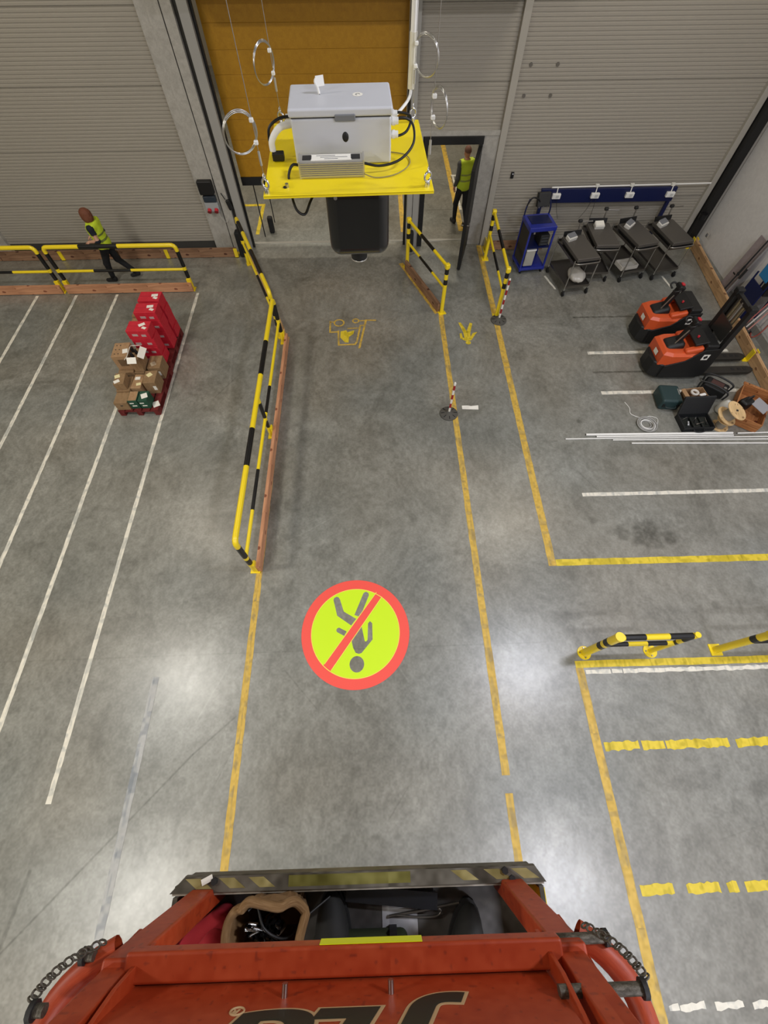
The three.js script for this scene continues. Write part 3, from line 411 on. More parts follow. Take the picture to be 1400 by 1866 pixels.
  const pipe = at('white_conduit', 'tall white conduit running up beside the right-hand hanging wires', 'conduit', 'cables of the hanging projector'); part(pipe, 'pipe', rod(V(0.277, 0.2, -0.3), V(0.3, 4.78, -0.32), 0.0125, 14), M.white); part(pipe, 'sleeve', rod(V(0.275, 0.1, -0.3), V(0.277, 0.26, -0.3), 0.0145, 14), mat(0xd8d4c4, { roughness: 0.3 })); part(pipe, 'flexible_end', tube([[0.275, 0.11, -0.3], [0.27, 0.085, -0.28], [0.23, 0.07, -0.2], [0.17, 0.065, -0.1]], 0.006, 24, 8), M.white);
  const pr = at('sign_projector', 'black sign projector hanging lens down under the yellow plate', 'projector'); const px = 0.03, pz = 0.1;
  part(pr, 'housing', rb(0.25, 0.27, 0.24, 0.045, px, -0.15, pz, 0, 0, 0, 4), phys(0x060607, { roughness: 0.3, clearcoat: 0.5, clearcoatRoughness: 0.15 })); part(pr, 'lens_tube', cyl(0.04, 0.036, 0.07, px - 0.005, -0.315, pz, 24), M.black); part(pr, 'lens_ring', place(new THREE.TorusGeometry(0.033, 0.004, 8, 24), px - 0.005, -0.35, pz, Math.PI / 2), M.aluminium); part(pr, 'lens', place(new THREE.CircleGeometry(0.032, 24), px - 0.005, -0.349, pz, Math.PI / 2), phys(0x202428, { roughness: 0.05 })); part(pr, 'screw', cyl(0.007, 0.007, 0.006, px - 0.085, -0.05, pz + 0.121, 10, Math.PI / 2), M.steel);
}

// ---------- lift platform ----------
{
  const t = thing('lift_platform', 'orange and grey lift platform at the bottom edge of the photo', 'lift', [0, 0, 0]), D = 5.0;
  const deck = part(t, 'deck', bx(0.98, 0.05, 2.66, -0.08, D - 0.025, 1.68), M.deck); part(deck, 'bare_patch', bx(0.1, 0.002, 0.2, 0.03, D + 0.001, 0.5), mat(0xffffff, { map: mottle(0.62, 0.62, 0.63, 0.16), roughness: 0.45 }));
  const lip = part(t, 'toe_board', place(ext([[-0.585, 0], [0.425, 0], [0.4, 0.034], [-0.55, 0.034]], 0.012, 0.002), 0, D + 0.11, 0.348, -Math.PI / 2), M.liftSteel); part(t, 'toe_face', bx(1.0, 0.14, 0.012, -0.08, D + 0.04, 0.342), M.liftSteel); part(lip, 'rim', bx(1.005, 0.014, 0.01, -0.08, D + 0.108, 0.35), mat(0xffffff, { map: mottle(0.6, 0.57, 0.52, 0.2), roughness: 0.5, metalness: 0.4 }));
  const ly = D + 0.1245, st = mat(0xffffff, { map: mottle(0.55, 0.5, 0.3, 0.2), roughness: 0.6 });
  for (const x of [-0.52, -0.43, -0.35, 0.2, 0.29, 0.365]) part(lip, 'hazard_stripe', floorShape([[x - 0.03, 0.318], [x + 0.012, 0.318], [x + 0.045, 0.34], [x + 0.003, 0.34]].reverse(), ly), st); part(lip, 'yellowish_strip', floorShape([[-0.27, 0.317], [0.06, 0.317], [0.06, 0.341], [-0.27, 0.341]].reverse(), ly - 0.0003), mat(0xffffff, { map: mottle(0.42, 0.4, 0.18, 0.16), roughness: 0.5 }));  // dull yellow strip along the middle of the lip, between the hazard stripes
  for (const [x, z] of [[0.318, 0.322], [0.335, 0.34], [-0.47, 0.324]]) part(lip, 'bolt', cyl(0.009, 0.009, 0.008, x, ly + 0.002, z, 6), M.dark); part(lip, 'paper_scrap', bx(0.03, 0.002, 0.014, -0.49, ly + 0.002, 0.321, 0, 0.4, 0), M.paper);
  for (const [x, y] of [[-0.575, 0], [0.415, 1]]) { const s = part(t, 'side_board', bx(0.012, 0.12, 2.6, x, D + 0.05, 1.66), M.liftSteel); part(s, 'yellow_plate', bx(0.016, 0.1, 0.11, x + (y ? 0.001 : 0), D + 0.056, 0.42), y ? M.yellow : M.black); }
  for (const [x, s] of [[-0.5, -1], [0.335, 1]]) {
    part(t, 'post', rb(0.06, 0.53, 0.046, 0.006, x, D + 0.265, 0.364), M.lift);
    const prof = [[0.34, D + 0.47], [0.38, D + 0.45], [0.41, D + 0.56], [0.43, D + 0.74], [0.4, D + 0.76], [0.355, D + 0.6]];
    for (const [q, nm] of [[-0.04, 'hinge_plate'], [0.04, 'hinge_plate']]) { const g = ext(prof, 0.006, 0.001); g.applyMatrix4(new THREE.Matrix4().makeBasis(V(0, 0, 1), V(0, 1, 0), V(-1, 0, 0))); const k = q * s > 0; part(t, nm, g.translate(x + q, k ? -0.11 : 0, k ? 0.01 : 0), M.lift); }
    part(t, 'upper_post', bar(V(x, D + 0.5, 0.375), V(x, D + 1.1, 0.43), 0.05, 0.05, V(0, 0, 1)), M.lift);
    for (const [y, z] of [[0.5, 0.345], [0.62, 0.37]]) { const p = part(t, 'hinge_pin', rod(V(x - 0.06, D + y, z), V(x + s * 0.075, D + y, z), 0.009, 10), M.liftSteel); part(p, 'pin_head', rod(V(x + s * 0.075, D + y, z), V(x + s * 0.083, D + y, z), 0.014, 10), M.dark); }
    const a = s > 0 ? [[0.37, 5.47, 0.345], [0.41, 5.48, 0.37], [0.445, 5.485, 0.41], [0.462, 5.49, 0.47], [0.465, 5.49, 0.62], [0.465, 5.49, 1.4]] : [[-0.53, 5.47, 0.345], [-0.58, 5.48, 0.37], [-0.62, 5.485, 0.41], [-0.64, 5.49, 0.47], [-0.645, 5.49, 0.62], [-0.645, 5.49, 1.4]]; part(t, 'side_rail', tube(a, 0.022, 60, 12), M.lift);
    const ch = part(t, 'chain', place(new THREE.TorusGeometry(0.006, 0.0018, 6, 12), x + s * 0.075, D + 0.515, 0.335), M.liftSteel);
    for (let i = 0; i < 13; i++) { const u = i / 12, cx = x + s * (0.03 + 0.06 * u), cy2 = D + 0.54 + 0.07 * u + 0.025 * Math.sin(u * 3.1), cz = 0.315 + 0.045 * u - 0.012 * Math.sin(u * 3.1); part(ch, 'link', place(new THREE.TorusGeometry(0.0055, 0.0017, 6, 12), 0, 0, 0, i % 2 ? 1.4 : 0.2, 0.5 * s, 0.8 * s).scale(1.25, 1, 1).translate(cx, cy2, cz), M.liftSteel); }
  }
  const mr = part(t, 'middle_rail', rb(0.8, 0.034, 0.044, 0.006, -0.083, D + 0.525, 0.352), M.lift); part(mr, 'painted_yellow_light', bx(0.19, 0.026, 0.001, -0.035, D + 0.525, 0.3293), mat(0xe6ee12, { roughness: 0.4 }));  // yellow projector light on the rail face, painted as a thin coloured strip
  const lean = 0, pn = part(t, 'front_panel', bx(0.765, 0.6, 0.004, -0.1, D + 0.8, 0.379), M.lift); pn.rotation.x = lean; pn.position.set(0, D + 0.5 - ((D + 0.5) * Math.cos(lean) - 0.379 * Math.sin(lean)), 0.379 - ((D + 0.5) * Math.sin(lean) + 0.379 * Math.cos(lean))); part(t, 'top_rail', rb(0.9, 0.05, 0.05, 0.01, -0.083, D + 1.12, 0.4), M.lift); for (const x of [-0.18, 0.0]) part(pn, 'stud', rod(V(x, D + 0.588, 0.378), V(x, D + 0.588, 0.36), 0.005, 8), M.steel);
  const font = await new FontLoader().loadAsync('fonts/droid/droid_sans_bold.typeface.json');
  const letter = (txt, size, x, y, z, m, grow, parent, name) => { const g = new TextGeometry(txt, { font, size, depth: 0.0006, curveSegments: 6, bevelEnabled: grow > 0, bevelSize: grow, bevelThickness: 0.0003, bevelSegments: 1 }); g.applyMatrix4(new THREE.Matrix4().makeShear(0, 0, 0.28, 0, 0, 0)); g.scale(1.25, 1, 1); g.rotateY(Math.PI); part(parent, name, g.translate(x, y, z), m); };
  const cream = mat(0xc9a77c, { roughness: 0.6 }), ink = mat(0x24251a, { roughness: 0.55 });
  [['J', 0.085, 0], ['L', -0.005, 0], ['G', -0.095, 0]].forEach(([c, x]) => { letter(c, 0.12, x, D + 0.634, 0.3766, cream, 0.009, pn, 'logo_outline'); letter(c, 0.12, x, D + 0.634, 0.3758, ink, 0.004, pn, 'logo_letter'); });
  part(pn, 'trade_mark_ring', place(new THREE.TorusGeometry(0.011, 0.0016, 6, 24), -0.247, D + 0.628, 0.376), cream); letter('R', 0.011, -0.242, D + 0.6225, 0.3766, cream, 0.0003, pn, 'trade_mark_letter');
  for (const x of [-0.5, 0.335]) part(t, 'side_panel_rail', rb(0.04, 0.04, 2.2, 0.006, x < 0 ? -0.6 : 0.43, D + 1.1, 1.6), M.lift);
  for (const x of [-0.575, 0.415]) for (const z of [1.4, 2.9]) part(t, 'rear_post', rb(0.04, 1.1, 0.04, 0.006, x, D + 0.55, z), M.lift); part(t, 'rear_rail', rb(0.98, 0.04, 0.04, 0.006, -0.08, D + 1.1, 2.98), M.lift);
  // scissor stack and chassis under the platform
  for (let i = 0; i < 5; i++) for (const x of [-0.42, 0.26]) for (const f of [0, 1]) { const y0 = 0.75 + i * 0.83, z0 = 1.75, z1 = 3.0; part(t, 'scissor_arm', bar(V(x + f * 0.05, y0, f ? z1 : z0), V(x + f * 0.05, y0 + 0.83, f ? z0 : z1), 0.04, 0.1), M.liftSteel); }
  part(t, 'chassis', rb(0.8, 0.5, 1.5, 0.03, -0.08, 0.45, 2.4), M.lift); for (const x of [-0.44, 0.28]) for (const z of [1.85, 2.95]) part(t, 'wheel', cyl(0.16, 0.16, 0.1, x, 0.16, z, 24, 0, 0, Math.PI / 2), M.rubber);
}
// things lying on the platform
{
  const D = 5.0;
  const bag = thing('paper_bag', 'crumpled brown paper bag standing open on the lift platform', 'bag', [-0.3, D, 0.41]); const pb = mat(0xffffff, { map: mottle(0.5, 0.38, 0.24, 0.1, 2), roughness: 0.9 });
  { const n = 28, ring = (k, i) => { const a = (i / n) * 2 * Math.PI, c = Math.cos(a), s = Math.sin(a), w = 0.066 + 0.008 * Math.sin(a * 5 + k) + k * 0.006, d = 0.048 + 0.006 * Math.sin(a * 7 + k * 2) + k * 0.004, q = (v, e) => Math.sign(v) * Math.pow(Math.abs(v), e); return [q(c, 0.6) * w, k * 0.055 + (k === 4 ? 0.02 * Math.sin(a * 3) : 0), q(s, 0.6) * d]; }; const p = []; const quad = (a, b, c, d) => p.push(...a, ...b, ...c, ...a, ...c, ...d); for (let k = 0; k < 4; k++) for (let i = 0; i < n; i++) quad(ring(k, i), ring(k, i + 1), ring(k + 1, i + 1), ring(k + 1, i)); const g = new THREE.BufferGeometry(); g.setAttribute('position', new THREE.Float32BufferAttribute(p, 3)); g.setAttribute('uv', new THREE.Float32BufferAttribute(new Float32Array((p.length / 3) * 2), 2)); g.computeVertexNormals(); metres(g); pb.side = THREE.DoubleSide; const m = part(bag, 'bag_wall', g, pb); part(m, 'rolled_rim', tube(Array.from({ length: n }, (_, i) => ring(4, i)), 0.011, 80, 6, true), pb); part(bag, 'bag_base', bx(0.11, 0.004, 0.08, 0, 0.004, 0), pb); }
  const ties = thing('tie_bundle', 'bundle of shiny black cable ties and fittings inside the paper bag', 'cable ties', [-0.31, D + 0.13, 0.41]); for (let i = 0; i < 26; i++) { const a = rr(0, 6.28), r = rr(0.0, 0.03); part(ties, 'tie', tube([[Math.cos(a) * r * 1.3, rr(-0.02, 0), Math.sin(a) * r * 0.7], [Math.cos(a) * r * 1.6 + rr(-0.01, 0.01), 0.04, Math.sin(a) * r * 0.6], [rr(-0.05, 0.05), 0.07 + rr(0, 0.02), rr(-0.02, 0.02)]], rr(0.003, 0.006), 10, 6), i % 4 ? phys(0x0c0c0d, { roughness: 0.2 }) : M.zinc); }
  const cord = thing('drawstring', 'black cord tied round the rolled rim of the paper bag', 'cord', [0, 0, 0]); part(cord, 'strand', tube([[-0.345, D + 0.23, 0.36], [-0.33, D + 0.22, 0.35], [-0.3, D + 0.24, 0.39], [-0.25, D + 0.2, 0.42], [-0.22, D + 0.15, 0.4], [-0.16, D + 0.1, 0.37]], 0.003, 40, 6), M.black);
  const red = thing('red_cloth', 'dark red folded cloth bag beside the left post of the platform', 'cloth bag', [-0.47, D, 0.46]); const rc = mat(0x9c1a28, { roughness: 0.9 }); part(red, 'lower_fold', rb(0.15, 0.1, 0.14, 0.03, -0.01, 0.05, 0.02, 0, 0.5, 0, 4), rc); part(red, 'upper_fold', rb(0.1, 0.06, 0.12, 0.025, 0.02, 0.11, 0.03, 0.1, 0.8, 0.2, 4), rc);
  const boot = (x, z, turn, label) => { const t = thing('work_boot', label, 'boot', [x, D, z], turn, 'boots of the photographer'); const m = mat(0x1b1b19, { roughness: 0.75 }); const up = new THREE.SphereGeometry(1, 28, 18); const q = up.attributes.position; for (let i = 0; i < q.count; i++) { let X = q.getX(i), Y = q.getY(i), Z = q.getZ(i); const w = Z < 0 ? 1 : 0.86, h = Z < -0.2 ? 0.055 : 0.055 + 0.03 * sm(-0.2, 0.5, Z); q.setXYZ(i, X * 0.05 * w, Math.max(Y, -0.6) * h + 0.04, Z * 0.14); } up.computeVertexNormals(); part(t, 'upper', up, m); part(t, 'sole', place(ext(Array.from({ length: 24 }, (_, i) => { const a = (i / 24) * 6.2832; return [Math.cos(a) * 0.053 * (Math.sin(a) < 0 ? 0.85 : 1), Math.sin(a) * 0.145]; }), 0.018), 0, 0, 0, -Math.PI / 2), M.rubber); part(t, 'ankle', cyl(0.045, 0.05, 0.16, 0, 0.13, 0.075, 20), m); for (let i = 0; i < 4; i++) part(t, 'lace', rod(V(-0.028, 0.085 + i * 0.012, -0.02 + i * 0.022), V(0.028, 0.085 + i * 0.012, -0.02 + i * 0.022), 0.003, 6), M.black); part(t, 'trouser_leg', place(new THREE.CylinderGeometry(0.075, 0.07, 0.42, 20, 1, true), 0, 0.36, 0.08), mat(0x1e2018, { roughness: 0.9, side: THREE.DoubleSide })); };
  boot(-0.155, 0.51, 0.05, 'black work boot of the photographer next to the paper bag'); boot(0.2, 0.545, -0.2, 'black work boot of the photographer near the right post of the platform');
  const bar1 = thing('cable_duct', 'short black plastic duct lying across the platform deck', 'duct', [0, 0, 0]); part(bar1, 'channel', bar(V(-0.12, D + 0.02, 0.38), V(0.135, D + 0.02, 0.405), 0.035, 0.03), phys(0x22232a, { roughness: 0.3 })); part(bar1, 'cover', bar(V(-0.121, D + 0.037, 0.379), V(0.136, D + 0.037, 0.404), 0.038, 0.004), phys(0x191a1e, { roughness: 0.25 }));
  const st = thing('threaded_rod', 'thin grey rod with a hook lying on the platform deck', 'rod', [0, 0, 0]); part(st, 'shank', rod(V(0.0, D + 0.008, 0.44), V(0.2, D + 0.012, 0.415), 0.004, 8), M.stainless); part(st, 'hook', tube([[0.02, D + 0.012, 0.437], [0.09, D + 0.01, 0.443], [0.14, D + 0.01, 0.44], [0.148, D + 0.012, 0.43], [0.14, D + 0.012, 0.426]], 0.0032, 20, 6), M.stainless);
  single('label_scrap', bx(0.026, 0.002, 0.016, 0.0, D + 0.002, 0.405, 0, 0.2, 0), M.paper, 'tiny white label scrap next to the black duct on the platform', 'paper scrap'); 
  const pad = thing('kneeling_pad', 'dark green foam pad just behind the middle rail', 'pad', [-0.08, D + 0.0, 0.485]); part(pad, 'foam', rb(0.26, 0.05, 0.05, 0.02, 0, 0.025, 0.0), mat(0x2a3318, { roughness: 0.85 })); part(pad, 'strap', bx(0.02, 0.053, 0.053, 0.09, 0.0265, 0), M.black);
}

// ---------- pallets and cartons ----------
function pallet(x, z, label) { // 0.8 wide along x, 1.2 long along z, centred
  const t = thing('pallet', label, 'pallet', [x, 0, z], 0, 'red pallets'), m = M.palletRed;
  for (const px of [-0.35, 0, 0.35]) part(t, 'bottom_board', bx(0.1, 0.022, 1.2, px, 0.011, 0), m);
  for (const px of [-0.35, 0, 0.35]) for (const pz of [-0.53, 0, 0.53]) part(t, 'block', bx(0.1, 0.078, 0.14, px, 0.061, pz), m);
  for (const pz of [-0.53, 0, 0.53]) part(t, 'stringer_board', bx(0.8, 0.022, 0.14, 0, 0.111, pz), m);
  for (let i = 0; i < 5; i++) part(t, 'deck_board', bx(0.13, 0.022, 1.2, -0.335 + i * 0.1675, 0.133, 0), m);
  return t;
}
pallet(-4.8, -6.54, 'red wooden pallet under the mixed brown and green cartons'); pallet(-4.83, -7.79, 'red wooden pallet under the tall stacks of red cartons');
const PT = 0.144;
function carton(x, y, z, w, h, d, turn, m, label, o = {}) {
  const t = thing(o.name ?? 'carton', label, 'carton', [x, y, z], turn, o.group ?? 'cartons on the red pallets');
  part(t, 'box', rb(w, h - 0.003, d, 0.006, 0, h / 2, 0, 0, 0, 0, 1), m); if (!o.plain) part(t, 'lid_seam', bx(w * 0.98, 0.0015, 0.006, 0, h - 0.001, 0), o.seam ?? M.brownCard2);
  for (const [px, pz, pw, pd, r, mm] of o.labels ?? []) part(t, 'paper_label', bx(pw, 0.002, pd, px, h + 0.0005, pz, 0, r, 0), mm ?? M.paper);
  for (const [px, py, pw, ph] of o.front ?? []) part(t, 'front_label', bx(pw, ph, 0.002, px, py, d / 2 + 0.001), o.frontMat ?? M.paper);
  for (const [px, py] of o.holes ?? []) part(t, 'hand_hole', bx(0.05, 0.022, 0.002, px, py, d / 2 + 0.001), M.dark);
  for (const [px, pz] of o.top ?? []) part(t, 'top_hole', cyl(0.012, 0.012, 0.002, px, h + 0.0005, pz, 10), M.dark);
  return t;
}
const ORD = ['bottom', 'second from bottom', 'third from bottom', 'topmost'];
[[-8.24, 'rear', 0.225], [-7.87, 'middle', 0.225], [-7.43, 'front', 0.203]].forEach(([z, nm, h], s) => { for (let i = 0; i < 4; i++) carton(-4.66 + (s === 2 ? -0.08 : 0) + rr(-0.012, 0.012), PT + i * h, z + rr(-0.01, 0.01), 0.44, h, 0.3, rr(-0.03, 0.03), M.redCard, ORD[i] + ' red carton in the ' + nm + ' stack on the red pallet', { name: 'red_carton', group: 'red cartons', seam: mat(0x8c1826), labels: i === 3 ? [[0.1 - s * 0.02, rr(-0.05, 0), 0.13, 0.08, s === 2 ? 0.6 : 0.1], [0.13, 0.06, 0.09, 0.06, -0.4]] : [], front: [[-0.12 + 0.05 * (i % 2), h * 0.5, 0.11, 0.05], [0.1, h * 0.45, 0.09, 0.05]], frontMat: mat(0xb9a3a0, { roughness: 0.7 }) }); });
carton(-5.06, PT, -7.9, 0.24, 0.52, 0.34, 0, M.brownCard2, 'tall brown carton half hidden behind the red cartons', { labels: [[0, 0.05, 0.1, 0.08, 0.2, M.paperYellow]] });
carton(-5.08, PT, -8.22, 0.22, 0.55, 0.26, 0, M.brownCard2, 'brown carton tucked behind the rear red stack', { plain: true });
carton(-5.09, PT, -6.9, 0.3, 0.3, 0.42, 0.05, M.brownCard, 'lower brown carton under the tall carton with round holes', { holes: [[0, 0.2]] });
carton(-5.2 + 0.12, PT + 0.3, -6.97, 0.3, 0.33, 0.4, 0.06, M.brownCard2, 'tall brown carton with round holes in its top', { top: [[-0.09, -0.12], [-0.02, -0.12], [-0.09, 0], [-0.02, 0], [-0.09, 0.12], [-0.02, 0.12]], labels: [[0.1, 0.05, 0.1, 0.12, 0.2]], front: [[0.02, 0.17, 0.16, 0.16]], frontMat: mat(0x6b543a, { roughness: 0.85 }) });
{ const t = carton(-4.81, PT + 0.27, -6.9, 0.19, 0.3, 0.34, 0.04, M.brownCard, 'open brown carton with white flaps and black bottles', { plain: true }); for (const [x, z, rx, rz] of [[-0.1, 0, 0, 0.7], [0.12, 0, 0, -0.6], [0, 0.19, 0.7, 0], [0, -0.19, -0.6, 0]]) part(t, 'flap', bx(x ? 0.12 : 0.18, 0.005, x ? 0.3 : 0.12, x * 1.3, 0.33, z * 1.15, rx, 0, rz), M.paper); for (const [x, z] of [[-0.04, -0.08], [0.04, -0.02], [-0.02, 0.07]]) part(t, 'bottle_top', cyl(0.025, 0.035, 0.09, x, 0.34, z, 12), M.black); }
carton(-4.83, PT, -6.9, 0.2, 0.265, 0.36, 0, M.brownCard, 'plain brown carton under the open carton', { holes: [[0, 0.18]] });
carton(-4.56, PT, -6.98, 0.26, 0.3, 0.36, 0.05, M.brownCard, 'brown carton with a slanted label near the front red stack', { labels: [[-0.02, 0.06, 0.1, 0.11, 0.5, mat(0xb7a78c)]], front: [[0.06, 0.15, 0.07, 0.1]] });
carton(-4.56, PT, -6.56, 0.24, 0.3, 0.34, 0.05, M.brownCard, 'brown carton with a diamond-shaped yellowish label', { labels: [[-0.02, -0.05, 0.1, 0.1, 0.75, M.paperYellow]], front: [[0.07, 0.15, 0.06, 0.1]] });
carton(-5.06, PT, -6.44, 0.26, 0.24, 0.4, 0.04, M.brownCard, 'brown carton below the small labelled box at the pallet corner', { holes: [[-0.05, 0.16], [0.05, 0.1]], plain: true });
carton(-5.08, PT + 0.24, -6.42, 0.2, 0.16, 0.3, 0.1, M.brownCard, 'small brown box with yellow and white papers at the pallet corner', { labels: [[-0.05, -0.06, 0.1, 0.09, 0.3, M.paperYellow], [-0.04, 0.08, 0.11, 0.08, 0.5]] });
carton(-5.06, PT, -6.1, 0.26, 0.2, 0.28, 0.02, M.brownCard, 'low brown carton at the front corner of the pallet', { plain: true, holes: [[0, 0.12]] });
carton(-4.82, PT, -6.5, 0.2, 0.24, 0.38, -0.03, M.brownCard2, 'low brown carton with two papers in the middle of the pallet', { labels: [[-0.02, -0.08, 0.1, 0.08, 0.1], [0.04, 0.08, 0.09, 0.07, 0.3, M.paperYellow]] });
carton(-4.83, PT, -6.12, 0.18, 0.22, 0.26, 0.03, M.greenCard, 'dark green carton with a brown top and white print', { seam: M.brownCard2, labels: [[0, 0, 0.16, 0.24, 0, M.brownCard2]], front: [[-0.03, 0.15, 0.08, 0.025], [0.0, 0.08, 0.09, 0.025]] });
carton(-4.63, PT, -6.12, 0.18, 0.22, 0.26, 0.03, M.greenCard, 'dark green carton with white paper on its top', { seam: M.greenCard, labels: [[0.02, 0.0, 0.12, 0.13, 0.4]], front: [[-0.03, 0.15, 0.08, 0.025], [0.0, 0.08, 0.09, 0.025]] });
single('delivery_note', bx(0.13, 0.003, 0.15, -4.47, PT + 0.004, -6.1, 0, 0.5, 0), M.paper, 'white delivery note lying at the right front corner of the pallet', 'paper');

// ---------- sockets and switches on the wall ----------
{
  const t = thing('socket_unit', 'black and grey socket unit with two red sockets on the door column', 'socket unit', [-3.93, 0, ZW + 0.075]);
  part(t, 'backplate', bx(0.36, 0.62, 0.02, 0, 1.32, 0.01), M.panelTrim); part(t, 'switch_box', rb(0.34, 0.28, 0.14, 0.02, -0.01, 1.48, 0.08), M.black); part(t, 'breaker_window', rb(0.3, 0.12, 0.1, 0.01, 0, 1.24, 0.07), mat(0x2c3640, { roughness: 0.3 })); part(t, 'socket_body', rb(0.32, 0.2, 0.09, 0.01, 0, 1.06, 0.06), mat(0x9fa2a3)); for (const x of [-0.08, 0.09]) { const s = part(t, 'red_socket', place(cyl(0.045, 0.045, 0.07, 0, 0, 0, 18), x, 1.0, 0.13, Math.PI / 2 + 0.6), M.redKnob); part(s, 'socket_flap', place(cyl(0.048, 0.048, 0.012, 0, 0, 0, 18), x, 0.985, 0.165, Math.PI / 2 + 0.6), mat(0x8e1a22)); } part(t, 'cable', tube([[0.12, 0.98, 0.1], [0.14, 0.85, 0.12], [0.24, 0.7, 0.06], [0.32, 0.85, 0.02], [0.3, 1.3, 0.01], [0.28, 1.5, 0.01]], 0.008, 40, 6), mat(0xb8b5ac));
  const c = thing('door_control', 'small black door control on the frame of the ochre door', 'control', [-3.5, 0, ZW + 0.11]); part(c, 'case', rb(0.1, 0.22, 0.08, 0.02, 0, 1.1, 0.04, 0, 0, 0.2), M.black); part(c, 'lever', rod(V(-0.06, 1.22, 0.06), V(-0.12, 1.36, 0.06), 0.012), M.dark);
  const r = thing('card_reader', 'small black card reader on the ribbed wall right of the door', 'reader', [3.37, 0, ZW]); part(r, 'case', rb(0.07, 0.13, 0.035, 0.01, 0, 1.57, 0.022), M.black); part(r, 'face', bx(0.03, 0.02, 0.003, 0.005, 1.6, 0.04), M.enclosure);
}
// ---------- weighing corner ----------
{
  const t = thing('socket_rail', 'dark blue beam on two legs with a white conduit behind the steel carts', 'socket rail', [0, 0, -11.62]);
  part(t, 'beam', rb(3.32, 0.3, 0.08, 0.01, 5.78, 1.2, 0), M.blueDark); for (const x of [4.2, 7.38]) part(t, 'leg', rb(0.08, 1.2, 0.08, 0.01, x, 0.6, -0.01), M.blueDark); for (const x of [4.2, 7.38]) part(t, 'foot', bx(0.12, 0.02, 0.1, x, 0.01, -0.01), M.blueDark);
  part(t, 'conduit', rod(V(4.35, 1.385, 0.03), V(8.25, 1.385, -0.06), 0.017, 8), M.white);
  for (const x of [4.5, 5.45, 6.3, 7.3]) { const s = part(t, 'socket_box', rb(0.2, 0.11, 0.07, 0.012, x, 1.22, 0.075), M.white); part(s, 'drop_pipe', rod(V(x, 1.27, 0.06), V(x, 1.385, 0.035), 0.012, 8), M.white); part(s, 'socket_face', bx(0.07, 0.06, 0.004, x + 0.02, 1.22, 0.111), mat(0xbfc0bd)); if (x > 5) part(t, 'junction_box', rb(0.09, 0.06, 0.06, 0.01, x, 1.4, 0.0), mat(0xd8d6cd)); }
  for (const [x, dx] of [[4.53, 0.15], [5.42, -0.2], [5.5, 0.0]]) part(t, 'mains_lead', tube([[x, 1.17, 0.09], [x + dx * 0.4, 0.95, 0.13], [x + dx, 0.75, 0.15]], 0.005, 20, 5), M.dark);
}
function cart(x, z, turn, label, o) { // a two-shelf steel cart, 0.6 by 1.05, with a bench scale; runs along its own -z
  const t = thing('steel_cart', label, 'cart', [x, 0, z], turn, 'steel carts with bench scales'), w = 0.6, d = 1.05;
  const tray = (n, y) => { const s = part(t, n, bx(w, 0.015, d, 0, y, 0), M.stainless); for (const [W, D, X, Z] of [[w, 0.012, 0, d / 2], [w, 0.012, 0, -d / 2], [0.012, d, w / 2, 0], [0.012, d, -w / 2, 0]]) part(s, 'tray_edge', bx(W, 0.05, D, X, y + 0.018, Z), M.stainless); };
  tray('lower_shelf', 0.22); tray('upper_shelf', 0.76);
  for (const sx of [-1, 1]) for (const sz of [-1, 1]) { const X = (sx * w) / 2 + sx * 0.005, Z = (sz * d) / 2 - sz * 0.03; part(t, 'leg', rod(V(X, 0.13, Z), V(X, 0.86, Z), 0.014, 8), M.steel); const c = part(t, 'caster', cyl(0.055, 0.055, 0.03, X, 0.055, Z, 16, 0, 0, Math.PI / 2), M.rubber); part(c, 'fork', bx(0.045, 0.08, 0.03, X, 0.1, Z), M.dark); }
  part(t, 'handle', tube([[-w / 2, 0.82, d / 2], [-w / 2 + 0.04, 0.83, d / 2 + 0.05], [w / 2 - 0.04, 0.83, d / 2 + 0.05], [w / 2, 0.82, d / 2]], 0.012, 24, 8), M.steel);
}
function scale(x, z, turn, label, o = {}) {
  const t = thing('bench_scale', label, 'scale', [x, 0.77, z], turn, 'bench scales on the steel carts');
  part(t, 'base_frame', bx(0.46, 0.05, 0.86, 0, 0.04, 0.06), M.dark); part(t, 'weighing_plate', rb(0.54, 0.075, 0.94, 0.012, 0, 0.105, 0.06), M.scaleTop); for (const sx of [-1, 1]) for (const sz of [-1, 1]) part(t, 'foot', cyl(0.02, 0.025, 0.03, sx * 0.2, 0.013, 0.06 + sz * 0.38, 10), M.rubber);
  part(t, 'stand', rod(V(0.12, 0.07, -0.44), V(0.12, 0.42, -0.47), 0.016, 8), M.steel); part(t, 'arm', rod(V(0.12, 0.4, -0.47), V(0.4, 0.4, -0.44), 0.014, 8), M.steel); part(t, 'clamp', rb(0.09, 0.06, 0.07, 0.015, 0.1, 0.42, -0.47), M.dark); part(t, 'back_guard', bx(0.44, 0.1, 0.02, -0.02, 0.19, -0.42, -0.3), M.black);
  const [ix, iz, r, m] = o.ind ?? [-0.1, -0.2, 0.2, M.enclosureDark]; const d = part(t, 'indicator', place(rb(0.23, 0.09, 0.15, 0.015), ix, 0.19, iz, 0.25, r, 0), mat(0xcfcdc6, { roughness: 0.5 })); part(d, 'keypad', place(bx(0.2, 0.012, 0.13, 0, 0, 0), ix, 0.241, iz - 0.012, 0.25, r, 0), m);
  return t;
}
const CART = [[4.83, -10.02, 0.17, 'steel cart nearest the blue trolley with a plastic bag on its lower shelf'], [5.5, -10.53, 0.0, 'steel cart second from the blue trolley, standing close to the wall'], [6.34, -10.55, 0.24, 'steel cart third from the blue trolley with a clear tray on its shelf'], [7.2, -10.6, 0.2, 'steel cart farthest from the blue trolley with an empty lower shelf']];
